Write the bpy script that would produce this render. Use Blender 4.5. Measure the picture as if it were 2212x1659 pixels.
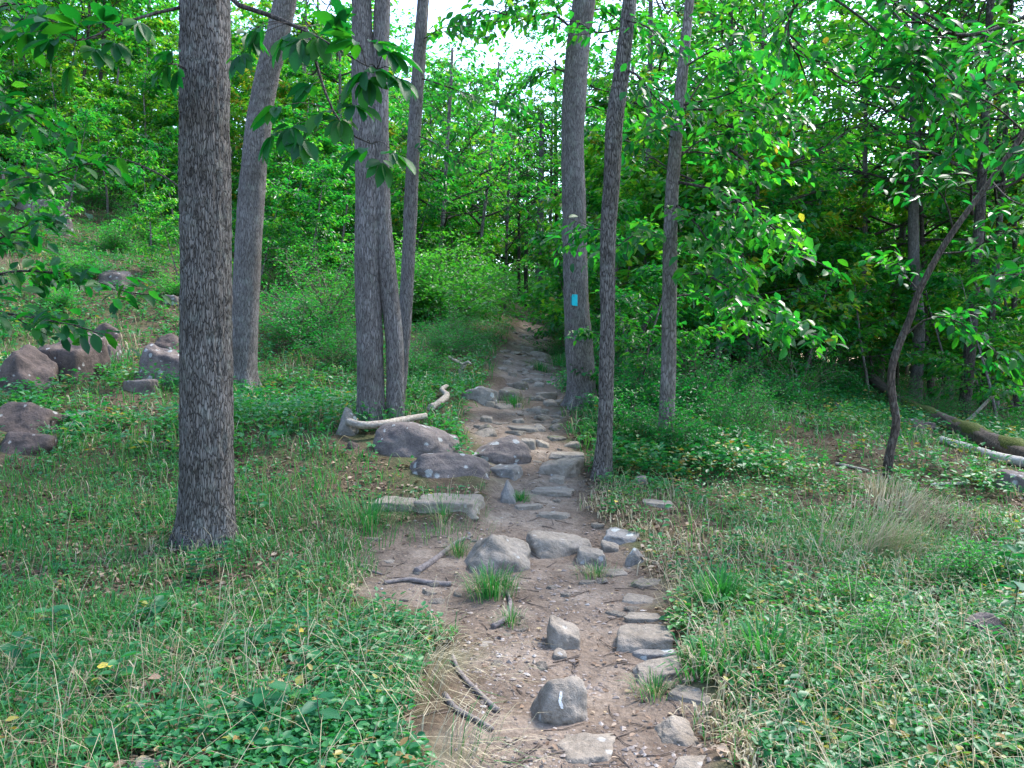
import bpy, bmesh, math, random
import numpy as np
from mathutils import Vector, Matrix

# ------------------------------------------------------------------ camera, sky, sun, exposure
scene = bpy.context.scene
for o in list(bpy.data.objects):
    bpy.data.objects.remove(o)
COL = scene.collection
rng = np.random.default_rng(11)
random.seed(11)

DW, DH, F = 2212.0, 1659.0, 1720.0        # photograph measured in pixels of a 2212 x 1659 view; focal length in those pixels
PITCH = math.radians(2.3)                 # camera looks slightly down
CAMZ = 1.6

cam = bpy.data.cameras.new('camera')
cam.sensor_width = 36.0
cam.lens = 36.0 * F / DW
cam.clip_start = 0.05
cam.clip_end = 1000.0
cam_o = bpy.data.objects.new('camera', cam)
cam_o.location = (0, 0, CAMZ)
cam_o.rotation_euler = (math.radians(90) - PITCH, 0, 0)
COL.objects.link(cam_o)
scene.camera = cam_o

SUN_EL, SUN_AZ = math.radians(54), math.radians(48)     # azimuth clockwise from +Y
world = bpy.data.worlds.new('World')
scene.world = world
world.use_nodes = True
wn = world.node_tree.nodes
wl = world.node_tree.links
wn.clear()
sky = wn.new('ShaderNodeTexSky')
sky.sky_type = 'NISHITA'
sky.sun_disc = False
sky.sun_elevation = SUN_EL
sky.sun_rotation = SUN_AZ
sky.air_density = 1.0
sky.dust_density = 1.2
sky.ozone_density = 1.0
bg = wn.new('ShaderNodeBackground')
bg.inputs['Strength'].default_value = 0.15
wo = wn.new('ShaderNodeOutputWorld')
wl.new(sky.outputs[0], bg.inputs[0])
wl.new(bg.outputs[0], wo.inputs[0])

sun = bpy.data.lights.new('sun', 'SUN')
sun.energy = 1.5
sun.angle = math.radians(10)
sun.color = (1.0, 0.96, 0.9)
sun_o = bpy.data.objects.new('sun', sun)
sd = Vector((math.sin(SUN_AZ) * math.cos(SUN_EL), math.cos(SUN_AZ) * math.cos(SUN_EL), math.sin(SUN_EL)))
sun_o.rotation_euler = (-sd).to_track_quat('-Z', 'Y').to_euler()
sun_o.location = (0, 0, 30)
COL.objects.link(sun_o)

scene.view_settings.view_transform = 'Standard'
scene.view_settings.look = 'None'
scene.view_settings.gamma = 1.0
scene.view_settings.use_curve_mapping = False
scene.view_settings.exposure = 2.4
scene.cycles.max_bounces = 5
scene.cycles.diffuse_bounces = 3
scene.cycles.glossy_bounces = 2
scene.cycles.transmission_bounces = 4
scene.cycles.caustics_reflective = False
scene.cycles.caustics_refractive = False

# ------------------------------------------------------------------ helpers: noise, pixels, terrain
def _h(ix, iy, iz, seed):
    h = (ix.astype(np.uint32) * np.uint32(374761393) + iy.astype(np.uint32) * np.uint32(668265263)
         + iz.astype(np.uint32) * np.uint32(2246822519) + np.uint32((seed * 3266489917) & 0xffffffff))
    h = (h ^ (h >> np.uint32(13))) * np.uint32(1274126177)
    h = h ^ (h >> np.uint32(16))
    return (h & np.uint32(0xffff)).astype(np.float64) / 32767.5 - 1.0

def noise(x, y, z=None, seed=0):
    x = np.asarray(x, float); y = np.asarray(y, float)
    z = np.zeros_like(x) if z is None else np.asarray(z, float)
    xi, yi, zi = np.floor(x).astype(np.int64), np.floor(y).astype(np.int64), np.floor(z).astype(np.int64)
    fx, fy, fz = x - xi, y - yi, z - zi
    fx = fx * fx * (3 - 2 * fx); fy = fy * fy * (3 - 2 * fy); fz = fz * fz * (3 - 2 * fz)
    def c(a, b, d): return _h(xi + a, yi + b, zi + d, seed)
    a0 = c(0, 0, 0) * (1 - fx) + c(1, 0, 0) * fx
    a1 = c(0, 1, 0) * (1 - fx) + c(1, 1, 0) * fx
    b0 = c(0, 0, 1) * (1 - fx) + c(1, 0, 1) * fx
    b1 = c(0, 1, 1) * (1 - fx) + c(1, 1, 1) * fx
    return (a0 * (1 - fy) + a1 * fy) * (1 - fz) + (b0 * (1 - fy) + b1 * fy) * fz

def sstep(a, b, x):
    t = np.clip((x - a) / (b - a), 0, 1)
    return t * t * (3 - 2 * t)

cp, sp = math.cos(PITCH), math.sin(PITCH)
def ray(px, py):
    r = (px - DW / 2) / F; u = (DH / 2 - py) / F
    return np.array([r, cp + u * sp, -sp + u * cp])
def PX(px, py, Y):                       # the point on that pixel's line of sight at distance Y ahead
    d = ray(px, py)
    return np.array([0, 0, CAMZ]) + d * (Y / d[1])

# ground points read from the photograph: pixel and distance (from trail width, trunk sizes, boulder sizes)
G = [(1330,1659,3.05),(1230,1400,4.3),(1200,1300,5.0),(1150,1190,6.3),(1180,1080,7.6),(1180,980,9.2),(1130,900,11.3),
     (1150,850,13.2),(1130,800,15.8),(1120,770,18),(1150,730,24),(1150,690,33),(1150,675,40),(1150,662,50),
     (445,1190,6.4),(100,1600,3.15),(50,1250,5.3),(100,1000,8.0),(60,850,10.5),(350,825,12),(520,850,12),(250,700,15),
     (130,530,20),(300,590,18),(60,400,28),(20,300,36),(600,520,32),(620,800,14),(820,930,9.6),(700,1050,7.8),(850,1090,7.2),
     (950,760,16),(900,650,24),(1250,885,12.2),(1300,1035,8.4),(1440,960,10),(1700,900,13),(1500,1200,6.1),(1800,1300,5),
     (1550,1500,3.7),(2150,1600,3.2),(1915,1045,9),(2200,1000,10.5),(2150,1300,4.9),(2090,915,17),(1980,870,19),(2190,930,18),
     (1650,830,20),(1400,820,20),(1450,720,35),(1800,790,35),(2200,850,35),(500,1600,3.15),(800,1400,4.3),(700,1250,5.6)]
GP = [PX(*g) for g in G] + [np.array(v, float) for v in
     [(0,0,0),(0,-10,-.5),(-10,-6,.8),(10,-6,-.4),(-6,0,.25),(6,0,-.05),(0,90,7.0),(-45,60,19),(-30,15,9),(45,60,-3),(30,15,-1.2),(-60,100,26),(70,100,-4)]]
GP = np.array(GP)
def _phi(r2): return 0.5 * r2 * np.log(r2 + 1e-9)
_n = len(GP)
_A = np.zeros((_n + 3, _n + 3))
_d2 = ((GP[:, None, :2] - GP[None, :, :2]) ** 2).sum(-1)
_A[:_n, :_n] = _phi(_d2) + np.eye(_n) * 0.6
_A[:_n, _n] = 1; _A[:_n, _n + 1:] = GP[:, :2]; _A[_n, :_n] = 1; _A[_n + 1:, :_n] = GP[:, :2].T
_w = np.linalg.solve(_A, np.concatenate([GP[:, 2], [0, 0, 0]]))
def base_z(x, y):
    x = np.asarray(x, float); y = np.asarray(y, float)
    xc, yc = np.clip(x, -70, 70), np.clip(y, -14, 105)
    sh = xc.shape; xf, yf = xc.ravel(), yc.ravel()
    out = np.empty(xf.size)
    for s in range(0, xf.size, 60000):
        a, b = xf[s:s + 60000], yf[s:s + 60000]
        d2 = (a[:, None] - GP[None, :, 0]) ** 2 + (b[:, None] - GP[None, :, 1]) ** 2
        out[s:s + 60000] = _phi(d2) @ _w[:_n] + _w[_n] + a * _w[_n + 1] + b * _w[_n + 2]
    return out.reshape(sh)

def hit0(px, py, fn):
    d = ray(px, py); Y = 1.2; prev = Y
    while Y < 140:
        p = np.array([0, 0, CAMZ]) + d * (Y / d[1])
        if p[2] < float(fn(np.array([p[0]]), np.array([p[1]]))[0]):
            a, b = prev, Y
            for _ in range(14):
                m = (a + b) / 2
                p = np.array([0, 0, CAMZ]) + d * (m / d[1])
                if p[2] < float(fn(np.array([p[0]]), np.array([p[1]]))[0]): b = m
                else: a = m
            return p
        prev = Y; Y *= 1.03
    return np.array([0, 0, CAMZ]) + d * (60 / d[1])

# trail edges (pixel row, left, right) turned into x limits by distance
EDGE = [(1659,985,1565),(1560,1000,1525),(1480,1010,1500),(1400,1020,1468),(1340,960,1435),(1280,800,1412),(1220,775,1390),
        (1150,790,1370),(1120,1000,1290),(1080,1050,1275),(1040,1050,1270),(980,1040,1260),(930,990,1225),(880,1010,1225),
        (840,1065,1220),(800,1075,1215),(770,1075,1200),(740,1105,1190),(710,1115,1180),(690,1122,1180)]
_e = []
for (yy, xl, xr) in EDGE:
    m = hit0((xl + xr) / 2, yy, base_z)
    _e.append((m[1], (xl - DW / 2) / F * m[1], (xr - DW / 2) / F * m[1]))
_e = [(-14, -.2, 1.0), (1.2, -.25, .95)] + _e + [(_e[-1][0] + 1.2, _e[-1][1] + .1, _e[-1][2] - .4), (_e[-1][0] + 2.6, _e[-1][1] + .4, _e[-1][1] + .1), (120, 0, -1.5)]
_e = np.array(sorted(_e))
def trail_d(x, y):                        # metres inside (+) or outside (-) the trail
    xl = np.interp(y, _e[:, 0], _e[:, 1]); xr = np.interp(y, _e[:, 0], _e[:, 2])
    return np.minimum(x - xl, xr - x)
def trail_mask(x, y):
    d = trail_d(x, y) + .16 * noise(x * 1.7, y * 1.7, seed=5) + .08 * noise(x * 6, y * 6, seed=6)
    return sstep(-.10, .16, d)
def gz(x, y):
    x = np.asarray(x, float); y = np.asarray(y, float)
    m = trail_mask(x, y)
    near = 1.0
    z = base_z(x, y)
    z = z + (1 - m) * (.06 * noise(x * .8, y * .8, seed=1) + .03 * noise(x * 2.6, y * 2.6, seed=2)) * near
    z = z + m * (-.05 + .022 * noise(x * 2.2, y * 3.2, seed=3) + .012 * noise(x * 9, y * 9, seed=4))
    return z
def gz1(x, y): return float(gz(np.array([x]), np.array([y]))[0])
def hit(px, py): return hit0(px, py, gz)

# ------------------------------------------------------------------ helpers: meshes
class Geo:
    def __init__(s): s.V = []; s.F4 = []; s.F3 = []; s.T = []; s.n = 0
    def add(s, V, F4=None, F3=None, T=None):
        V = np.asarray(V, float)
        s.V.append(V)
        if F4 is not None and len(F4): s.F4.append(np.asarray(F4, np.int64) + s.n)
        if F3 is not None and len(F3): s.F3.append(np.asarray(F3, np.int64) + s.n)
        s.T.append(np.zeros(len(V)) if T is None else np.broadcast_to(np.asarray(T, float), (len(V),)))
        s.n += len(V)
    def mesh(s, name, mat, smooth=True, off=None, attrs=None):
        me = bpy.data.meshes.new(name)
        if s.n == 0: return me
        V = np.concatenate(s.V)
        if off is not None: V = V - np.asarray(off)
        F4 = np.concatenate(s.F4) if s.F4 else np.zeros((0, 4), np.int64)
        F3 = np.concatenate(s.F3) if s.F3 else np.zeros((0, 3), np.int64)
        me.vertices.add(len(V)); me.vertices.foreach_set('co', V.astype(np.float32).ravel())
        nl = F4.size + F3.size
        me.loops.add(nl); me.loops.foreach_set('vertex_index', np.concatenate([F4.ravel(), F3.ravel()]).astype(np.int32))
        me.polygons.add(len(F4) + len(F3))
        st = np.concatenate([np.arange(len(F4)) * 4, F4.size + np.arange(len(F3)) * 3]).astype(np.int32)
        me.polygons.foreach_set('loop_start', st)
        me.polygons.foreach_set('use_smooth', np.full(len(st), smooth))
        at = me.attributes.new('tint', 'FLOAT', 'POINT')
        at.data.foreach_set('value', np.concatenate(s.T).astype(np.float32))
        for k, a in (attrs or {}).items():
            at = me.attributes.new(k, 'FLOAT', 'POINT'); at.data.foreach_set('value', np.asarray(a, np.float32))
        me.update(calc_edges=True)
        me.materials.append(mat)
        return me

def link(name, me, parent=None, loc=None):
    o = bpy.data.objects.new(name, me)
    COL.objects.link(o)
    if parent is not None: o.parent = parent
    if loc is not None: o.location = loc
    return o
def tag(o, label=None, cat=None, group=None, kind=None):
    if label: o['label'] = label
    if cat: o['category'] = cat
    if group: o['group'] = group
    if kind: o['kind'] = kind
    return o
def empty(name, loc):
    o = bpy.data.objects.new(name, None); COL.objects.link(o); o.location = loc
    o.empty_display_size = .2
    return o

def unit(v): return v / (np.linalg.norm(v, axis=-1, keepdims=True) + 1e-9)
def smooth_path(P, n):                    # Catmull-Rom through the points (any columns)
    P = np.asarray(P, float)
    if len(P) < 3:
        t = np.linspace(0, 1, n)[:, None]; return P[0] * (1 - t) + P[-1] * t
    Q = np.vstack([2 * P[0] - P[1], P, 2 * P[-1] - P[-2]])
    t = np.linspace(0, len(P) - 1 - 1e-6, n); i = t.astype(int); f = (t - i)[:, None]
    a, b, c, d = Q[i], Q[i + 1], Q[i + 2], Q[i + 3]
    return .5 * (2 * b + (c - a) * f + (2 * a - 5 * b + 4 * c - d) * f ** 2 + (3 * b - 3 * c + d - a) * f ** 3)
def frames(P):
    T = unit(np.gradient(P, axis=0))
    ref = np.array([0, 1, 0.]) if abs(T[:, 2]).mean() > .7 else np.array([0, 0, 1.])
    A = unit(np.cross(ref, T)); B = np.cross(T, A)
    return T, A, B
def tube(g, P, R, segs=6, T=0.0, disp=None, cap=True):
    P = np.asarray(P, float); R = np.asarray(R, float); n = len(P)
    _, A, B = frames(P)
    th = np.linspace(0, 2 * math.pi, segs, endpoint=False)
    rad = R[:, None] * np.ones(segs)[None]
    if disp is not None:
        s = np.concatenate([[0], np.cumsum(np.linalg.norm(np.diff(P, axis=0), axis=1))])
        rad = rad + disp(th[None, :] + 0 * rad, s[:, None] + 0 * rad, R[:, None] + 0 * rad)
    V = P[:, None, :] + rad[..., None] * (np.cos(th)[None, :, None] * A[:, None, :] + np.sin(th)[None, :, None] * B[:, None, :])
    idx = np.arange(n * segs).reshape(n, segs)
    nx = np.roll(idx, -1, 1)
    F4 = np.stack([idx[:-1], nx[:-1], nx[1:], idx[1:]], -1).reshape(-1, 4)
    V = V.reshape(-1, 3)
    F3 = []
    if cap:
        V = np.vstack([V, P[0], P[-1]])
        k = n * segs
        F3 = [(k, nx[0, j], idx[0, j]) for j in range(segs)] + [(k + 1, idx[-1, j], nx[-1, j]) for j in range(segs)]
    g.add(V, F4, F3, T)

HEX = (np.array([(0,0,0),(.32,-.5,.09),(.68,-.40,.05),(1,0,-.10),(.68,.40,.05),(.32,.5,.09)]), np.array([(0,3,2,1),(0,5,4,3)]), None)
DIA = (np.array([(0,0,0),(.45,-.5,.10),(1,0,-.05),(.45,.5,.10)]), None, np.array([(0,2,1),(0,3,2)]))
def put_leaves(g, P, D, N, L, W, T, tpl=HEX):
    if len(P) == 0: return
    P, D, N = np.asarray(P), unit(np.asarray(D)), np.asarray(N)
    S = unit(np.cross(N, D)); N = np.cross(D, S)
    L = np.asarray(L)[:, None, None]; W = np.asarray(W)[:, None, None]
    t, q4, q3 = tpl
    V = P[:, None] + t[None, :, 0:1] * L * D[:, None] + t[None, :, 1:2] * W * S[:, None] + t[None, :, 2:3] * L * N[:, None]
    k = len(t); o = (np.arange(len(P)) * k)[:, None, None]
    g.add(V.reshape(-1, 3), None if q4 is None else (q4[None] + o).reshape(-1, 4), None if q3 is None else (q3[None] + o).reshape(-1, 3), np.repeat(T, k))

# ------------------------------------------------------------------ materials
def newmat(name):
    m = bpy.data.materials.new(name); m.use_nodes = True
    nt = m.node_tree; nt.nodes.clear()
    out = nt.nodes.new('ShaderNodeOutputMaterial')
    return m, nt, out
def N_(nt, typ, **kw):
    n = nt.nodes.new(typ)
    for k, v in kw.items():
        if k.startswith('i_'): n.inputs[k[2:].replace('_', ' ')].default_value = v
        else: setattr(n, k, v)
    return n
def ramp(nt, fac, stops):
    r = nt.nodes.new('ShaderNodeValToRGB')
    e = r.color_ramp.elements
    while len(e) < len(stops): e.new(.5)
    for i, (p, c) in enumerate(stops):
        e[i].position = p; e[i].color = (*c, 1)
    nt.links.new(fac, r.inputs[0])
    return r.outputs[0]
def coords(nt, scale=(1, 1, 1), kind='Object'):
    tc = nt.nodes.new('ShaderNodeTexCoord'); mp = nt.nodes.new('ShaderNodeMapping')
    mp.inputs['Scale'].default_value = scale
    nt.links.new(tc.outputs[kind], mp.inputs[0])
    return mp.outputs[0]
def tex(nt, vec, scale, detail=4, rough=.6, dist=0):
    t = N_(nt, 'ShaderNodeTexNoise'); t.inputs['Scale'].default_value = scale; t.inputs['Detail'].default_value = detail
    t.inputs['Roughness'].default_value = rough; t.inputs['Distortion'].default_value = dist
    if vec is not None: nt.links.new(vec, t.inputs['Vector'])
    return t.outputs['Fac']
def mixc(nt, fac, a, b, typ='MIX'):
    m = nt.nodes.new('ShaderNodeMix'); m.data_type = 'RGBA'; m.blend_type = typ
    for s, v in ((0, fac), (6, a), (7, b)):
        if isinstance(v, (int, float)): m.inputs[s].default_value = v
        elif isinstance(v, tuple): m.inputs[s].default_value = (*v, 1)
        else: nt.links.new(v, m.inputs[s])
    return m.outputs[2]
def math_(nt, op, a, b=0.0):
    m = nt.nodes.new('ShaderNodeMath'); m.operation = op
    for s, v in ((0, a), (1, b)):
        if isinstance(v, (int, float)): m.inputs[s].default_value = v
        else: nt.links.new(v, m.inputs[s])
    return m.outputs[0]
def bump(nt, h, dist=.02, strength=1.0):
    b = nt.nodes.new('ShaderNodeBump'); b.inputs['Distance'].default_value = dist; b.inputs['Strength'].default_value = strength
    nt.links.new(h, b.inputs['Height']); return b.outputs[0]
def princ(nt, col, rough=.8, spec=.3, normal=None):
    p = nt.nodes.new('ShaderNodeBsdfPrincipled')
    if isinstance(col, tuple): p.inputs['Base Color'].default_value = (*col, 1)
    else: nt.links.new(col, p.inputs['Base Color'])
    p.inputs['Roughness'].default_value = rough
    p.inputs['Specular IOR Level'].default_value = spec
    if normal is not None: nt.links.new(normal, p.inputs['Normal'])
    return p

def leafmat(name, stops, trans_stops, rough=.5, spec=.35, fac=.5, obj=False):
    m, nt, out = newmat(name)
    oi = nt.nodes.new('ShaderNodeObjectInfo')
    if obj:
        f = oi.outputs['Random']
    else:
        a = N_(nt, 'ShaderNodeAttribute', attribute_name='tint')
        f = math_(nt, 'ADD', a.outputs['Fac'], math_(nt, 'MULTIPLY', math_(nt, 'SUBTRACT', oi.outputs['Random'], .5), .18))
    c = ramp(nt, f, stops); t = ramp(nt, f, trans_stops)
    p = princ(nt, c, rough, spec)
    tr = nt.nodes.new('ShaderNodeBsdfTranslucent'); nt.links.new(t, tr.inputs[0])
    mx = nt.nodes.new('ShaderNodeMixShader'); mx.inputs[0].default_value = fac
    nt.links.new(p.outputs[0], mx.inputs[1]); nt.links.new(tr.outputs[0], mx.inputs[2]); nt.links.new(mx.outputs[0], out.inputs[0])
    return m
GREEN = [(0, (.010, .075, .026)), (.35, (.018, .120, .026)), (.7, (.046, .165, .020)), (.93, (.11, .20, .02)), (1, (.30, .24, .03))]
GREEN_T = [(0, (.014, .26, .040)), (.35, (.034, .40, .026)), (.7, (.125, .52, .020)), (.93, (.29, .56, .02)), (1, (.45, .36, .03))]
M = {}
M['leaf'] = leafmat('leaf_green', GREEN, GREEN_T, rough=.38, spec=.5, fac=.52)
M['leaf_near'] = leafmat('leaf_green_broad', [(0, (.006, .060, .020)), (.6, (.010, .095, .018)), (1, (.03, .13, .014))],
                         [(0, (.005, .15, .018)), (.6, (.014, .25, .012)), (1, (.06, .34, .01))], rough=.5, spec=.35, obj=True)
M['bush'] = leafmat('bush_green', [(0, (.010, .085, .034)), (.5, (.022, .145, .036)), (1, (.060, .21, .036))],
                    [(0, (.014, .26, .04)), (.5, (.04, .42, .03)), (1, (.14, .54, .03))], rough=.42, spec=.45)
M['weed'] = leafmat('weed_green', [(0, (.009, .100, .040)), (.45, (.026, .170, .050)), (.85, (.075, .235, .055)), (.93, (.30, .27, .05)), (1, (.24, .14, .06))],
                    [(0, (.012, .24, .04)), (.45, (.04, .34, .035)), (.85, (.12, .38, .03)), (.93, (.4, .34, .03)), (1, (.2, .1, .03))], fac=.38, spec=.4, rough=.45)
M['grass'] = leafmat('grass_green', [(0, (.014, .110, .032)), (.45, (.036, .185, .042)), (.74, (.10, .22, .055)), (.8, (.32, .27, .15)), (1, (.50, .43, .30))],
                     [(0, (.02, .26, .03)), (.45, (.06, .36, .03)), (.74, (.16, .34, .04)), (.8, (.3, .24, .1)), (1, (.4, .33, .2))], fac=.3, rough=.55, spec=.3)
M['litter'] = leafmat('dead_leaf', [(0, (.09, .052, .032)), (.5, (.20, .13, .085)), (.85, (.34, .26, .19)), (1, (.40, .30, .10))],
                      [(0, (.09, .05, .02)), (1, (.25, .16, .08))], fac=.12, rough=.7, spec=.25)

def barkmat(name, dark, light, sc=14, zs=.22, dist=.03, lichen=(.30, .33, .29), furrow=.16, lam=.3):
    m, nt, out = newmat(name)
    v = coords(nt, (1, 1, zs))
    wob = N_(nt, 'ShaderNodeTexNoise', i_Scale=sc * .7, i_Detail=3.0); nt.links.new(v, wob.inputs['Vector'])
    sb = nt.nodes.new('ShaderNodeVectorMath'); sb.operation = 'SUBTRACT'; sb.inputs[1].default_value = (.5, .5, .5); nt.links.new(wob.outputs['Color'], sb.inputs[0])
    scl = nt.nodes.new('ShaderNodeVectorMath'); scl.operation = 'SCALE'; scl.inputs['Scale'].default_value = 2.2 / sc; nt.links.new(sb.outputs[0], scl.inputs[0])
    ad = nt.nodes.new('ShaderNodeVectorMath'); ad.operation = 'ADD'; nt.links.new(v, ad.inputs[0]); nt.links.new(scl.outputs[0], ad.inputs[1])
    vo = N_(nt, 'ShaderNodeTexVoronoi', feature='DISTANCE_TO_EDGE'); vo.inputs['Scale'].default_value = sc
    nt.links.new(ad.outputs[0], vo.inputs['Vector'])
    vc = N_(nt, 'ShaderNodeTexVoronoi'); vc.inputs['Scale'].default_value = sc; nt.links.new(ad.outputs[0], vc.inputs['Vector'])
    sx = nt.nodes.new('ShaderNodeSeparateColor'); nt.links.new(vc.outputs['Color'], sx.inputs[0])
    ed = ramp(nt, vo.outputs['Distance'], [(0, (0, 0, 0)), (furrow, (.8, .8, .8)), (furrow * 2.2, (1, 1, 1))])
    b = tex(nt, v, sc * 2.4, 4, .65)
    plate = mixc(nt, math_(nt, 'ADD', math_(nt, 'MULTIPLY', sx.outputs[0], .55), math_(nt, 'MULTIPLY', b, .45)), tuple(x * .62 for x in light), tuple(x * 1.3 for x in light))
    c = mixc(nt, ed, dark, plate)
    v2 = coords(nt)
    big = tex(nt, v2, 2.2, 3)
    li = ramp(nt, tex(nt, v2, 7, 5, .7), [(.53, (0, 0, 0)), (.68, (1, 1, 1))])
    c = mixc(nt, math_(nt, 'MULTIPLY', li, lam), c, lichen)
    c = mixc(nt, 1.0, c, ramp(nt, big, [(.3, (.74, .71, .68)), (.7, (1.15, 1.12, 1.14))]), 'MULTIPLY')
    h = math_(nt, 'ADD', math_(nt, 'MULTIPLY', ed, .7), math_(nt, 'MULTIPLY', b, .35))
    p = princ(nt, c, .85, .2, bump(nt, h, dist))
    nt.links.new(p.outputs[0], out.inputs[0])
    return m
M['bark_oak'] = barkmat('bark_ridged', (.026, .022, .020), (.172, .158, .146), 62, .17, .016, furrow=.12)
M['bark_grey'] = barkmat('bark_grey', (.060, .053, .052), (.205, .190, .186), 66, .13, .010, furrow=.12)
M['bark_smooth'] = barkmat('bark_smooth', (.085, .073, .068), (.225, .20, .192), 30, .3, .010)
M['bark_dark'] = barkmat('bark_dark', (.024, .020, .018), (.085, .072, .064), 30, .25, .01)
M['bark_brown'] = barkmat('bark_brown', (.04, .03, .026), (.12, .092, .078), 30, .3, .010)
M['bark_far'] = barkmat('bark_pale', (.07, .06, .06), (.25, .22, .21), 18, .2, .02)

def rockmat(name, c0, c1, lich, lich_amt, moss=0.0):
    m, nt, out = newmat(name)
    tc = nt.nodes.new('ShaderNodeTexCoord'); oi = nt.nodes.new('ShaderNodeObjectInfo')
    ad = nt.nodes.new('ShaderNodeVectorMath'); ad.operation = 'ADD'
    nt.links.new(tc.outputs['Object'], ad.inputs[0])
    sc = nt.nodes.new('ShaderNodeVectorMath'); sc.operation = 'SCALE'
    nt.links.new(oi.outputs['Location'], sc.inputs[0]); sc.inputs['Scale'].default_value = 3.7
    nt.links.new(sc.outputs[0], ad.inputs[1]); v = ad.outputs[0]
    a = tex(nt, v, 5, 6, .65, .3); b = tex(nt, v, 34, 5, .7); f = tex(nt, v, 120, 3, .7)
    c = ramp(nt, a, [(.3, c0), (.68, c1)])
    c = mixc(nt, .55, c, ramp(nt, b, [(.3, (.45, .43, .42)), (.7, (1.35, 1.3, 1.28))]), 'MULTIPLY')
    c = mixc(nt, .8, c, ramp(nt, oi.outputs['Random'], [(0, (.92, .90, .88)), (.5, (1.02, 1, .98)), (1, (1.18, 1.12, 1.03))]), 'MULTIPLY')
    vo = N_(nt, 'ShaderNodeTexVoronoi'); vo.inputs['Scale'].default_value = 8.0; nt.links.new(v, vo.inputs['Vector'])
    sc_ = nt.nodes.new('ShaderNodeSeparateColor'); nt.links.new(vo.outputs['Color'], sc_.inputs[0])
    rim = math_(nt, 'ADD', vo.outputs['Distance'], math_(nt, 'MULTIPLY', math_(nt, 'SUBTRACT', tex(nt, v, 22, 4, .7), .5), .55))
    size = math_(nt, 'MULTIPLY', sc_.outputs[0], .22 + lich_amt * 3.0)
    lf = ramp(nt, math_(nt, 'ADD', math_(nt, 'SUBTRACT', size, rim), .5), [(.47, (0, 0, 0)), (.53, (1, 1, 1))])
    lf2 = math_(nt, 'MULTIPLY', lf, math_(nt, 'ADD', .35, math_(nt, 'MULTIPLY', b, .7)))
    c = mixc(nt, lf2, c, lich)
    if moss > 0:
        ge = nt.nodes.new('ShaderNodeNewGeometry'); sx = nt.nodes.new('ShaderNodeSeparateXYZ')
        nt.links.new(ge.outputs['Normal'], sx.inputs[0])
        mo = ramp(nt, tex(nt, v, 9, 4, .7, .5), [(.60 - moss, (0, 0, 0)), (.68 - moss, (1, 1, 1))])
        c = mixc(nt, mo, c, (.07, .10, .025))
    h = math_(nt, 'ADD', math_(nt, 'MULTIPLY', a, .8), math_(nt, 'ADD', math_(nt, 'MULTIPLY', b, .25), math_(nt, 'MULTIPLY', f, .08)))
    p = princ(nt, c, .82, .25, bump(nt, h, .05, .9))
    nt.links.new(p.outputs[0], out.inputs[0])
    return m
M['stone'] = rockmat('trail_stone', (.140, .120, .098), (.265, .235, .200), (.36, .35, .33), -.02)
M['stone_moss'] = rockmat('mossy_stone', (.105, .09, .072), (.20, .175, .145), (.33, .34, .31), -.01, .06)
M['boulder'] = rockmat('lichen_boulder', (.065, .055, .058), (.17, .145, .135), (.34, .35, .34), .055)
M['boulder_brown'] = rockmat('brown_boulder', (.036, .028, .026), (.115, .086, .075), (.32, .31, .29), .01)
M['lichen'] = rockmat('pale_lichen_rock', (.10, .095, .09), (.22, .21, .20), (.42, .44, .42), .05)

# ground and trail share one material fed by the trail mask
m, nt, out = newmat('forest_floor')
v = coords(nt)
at = N_(nt, 'ShaderNodeAttribute', attribute_name='trail')
d1 = tex(nt, v, 2.2, 5, .6); d2 = tex(nt, v, 14, 6, .7); d3 = tex(nt, v, 60, 4, .7)
dirt = ramp(nt, d1, [(.3, (.105, .078, .060)), (.52, (.175, .135, .106)), (.75, (.275, .225, .182))])
dirt = mixc(nt, .8, dirt, ramp(nt, d2, [(.28, (.55, .5, .47)), (.55, (1, 1, 1)), (.75, (1.25, 1.22, 1.2))]), 'MULTIPLY')
dirt = mixc(nt, .6, dirt, ramp(nt, d3, [(.3, (.6, .57, .55)), (.65, (1.2, 1.2, 1.2))]), 'MULTIPLY')
soil = ramp(nt, d2, [(.3, (.035, .026, .018)), (.55, (.085, .060, .038)), (.75, (.16, .115, .075))])
soil = mixc(nt, ramp(nt, d1, [(.45, (0, 0, 0)), (.6, (.6, .6, .6))]), soil, (.055, .075, .025))
vo = N_(nt, 'ShaderNodeTexVoronoi'); vo.inputs['Scale'].default_value = 28; nt.links.new(v, vo.inputs['Vector'])
pb = math_(nt, 'SUBTRACT', 1.0, math_(nt, 'MULTIPLY', vo.outputs['Distance'], 1.2))
c = mixc(nt, at.outputs['Fac'], soil, dirt)
h = math_(nt, 'ADD', math_(nt, 'ADD', math_(nt, 'MULTIPLY', d2, .6), math_(nt, 'MULTIPLY', d3, .25)), math_(nt, 'MULTIPLY', pb, .25))
p = princ(nt, c, .92, .15, bump(nt, h, .035, 1.0))
nt.links.new(p.outputs[0], out.inputs[0])
M['ground'] = m

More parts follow.
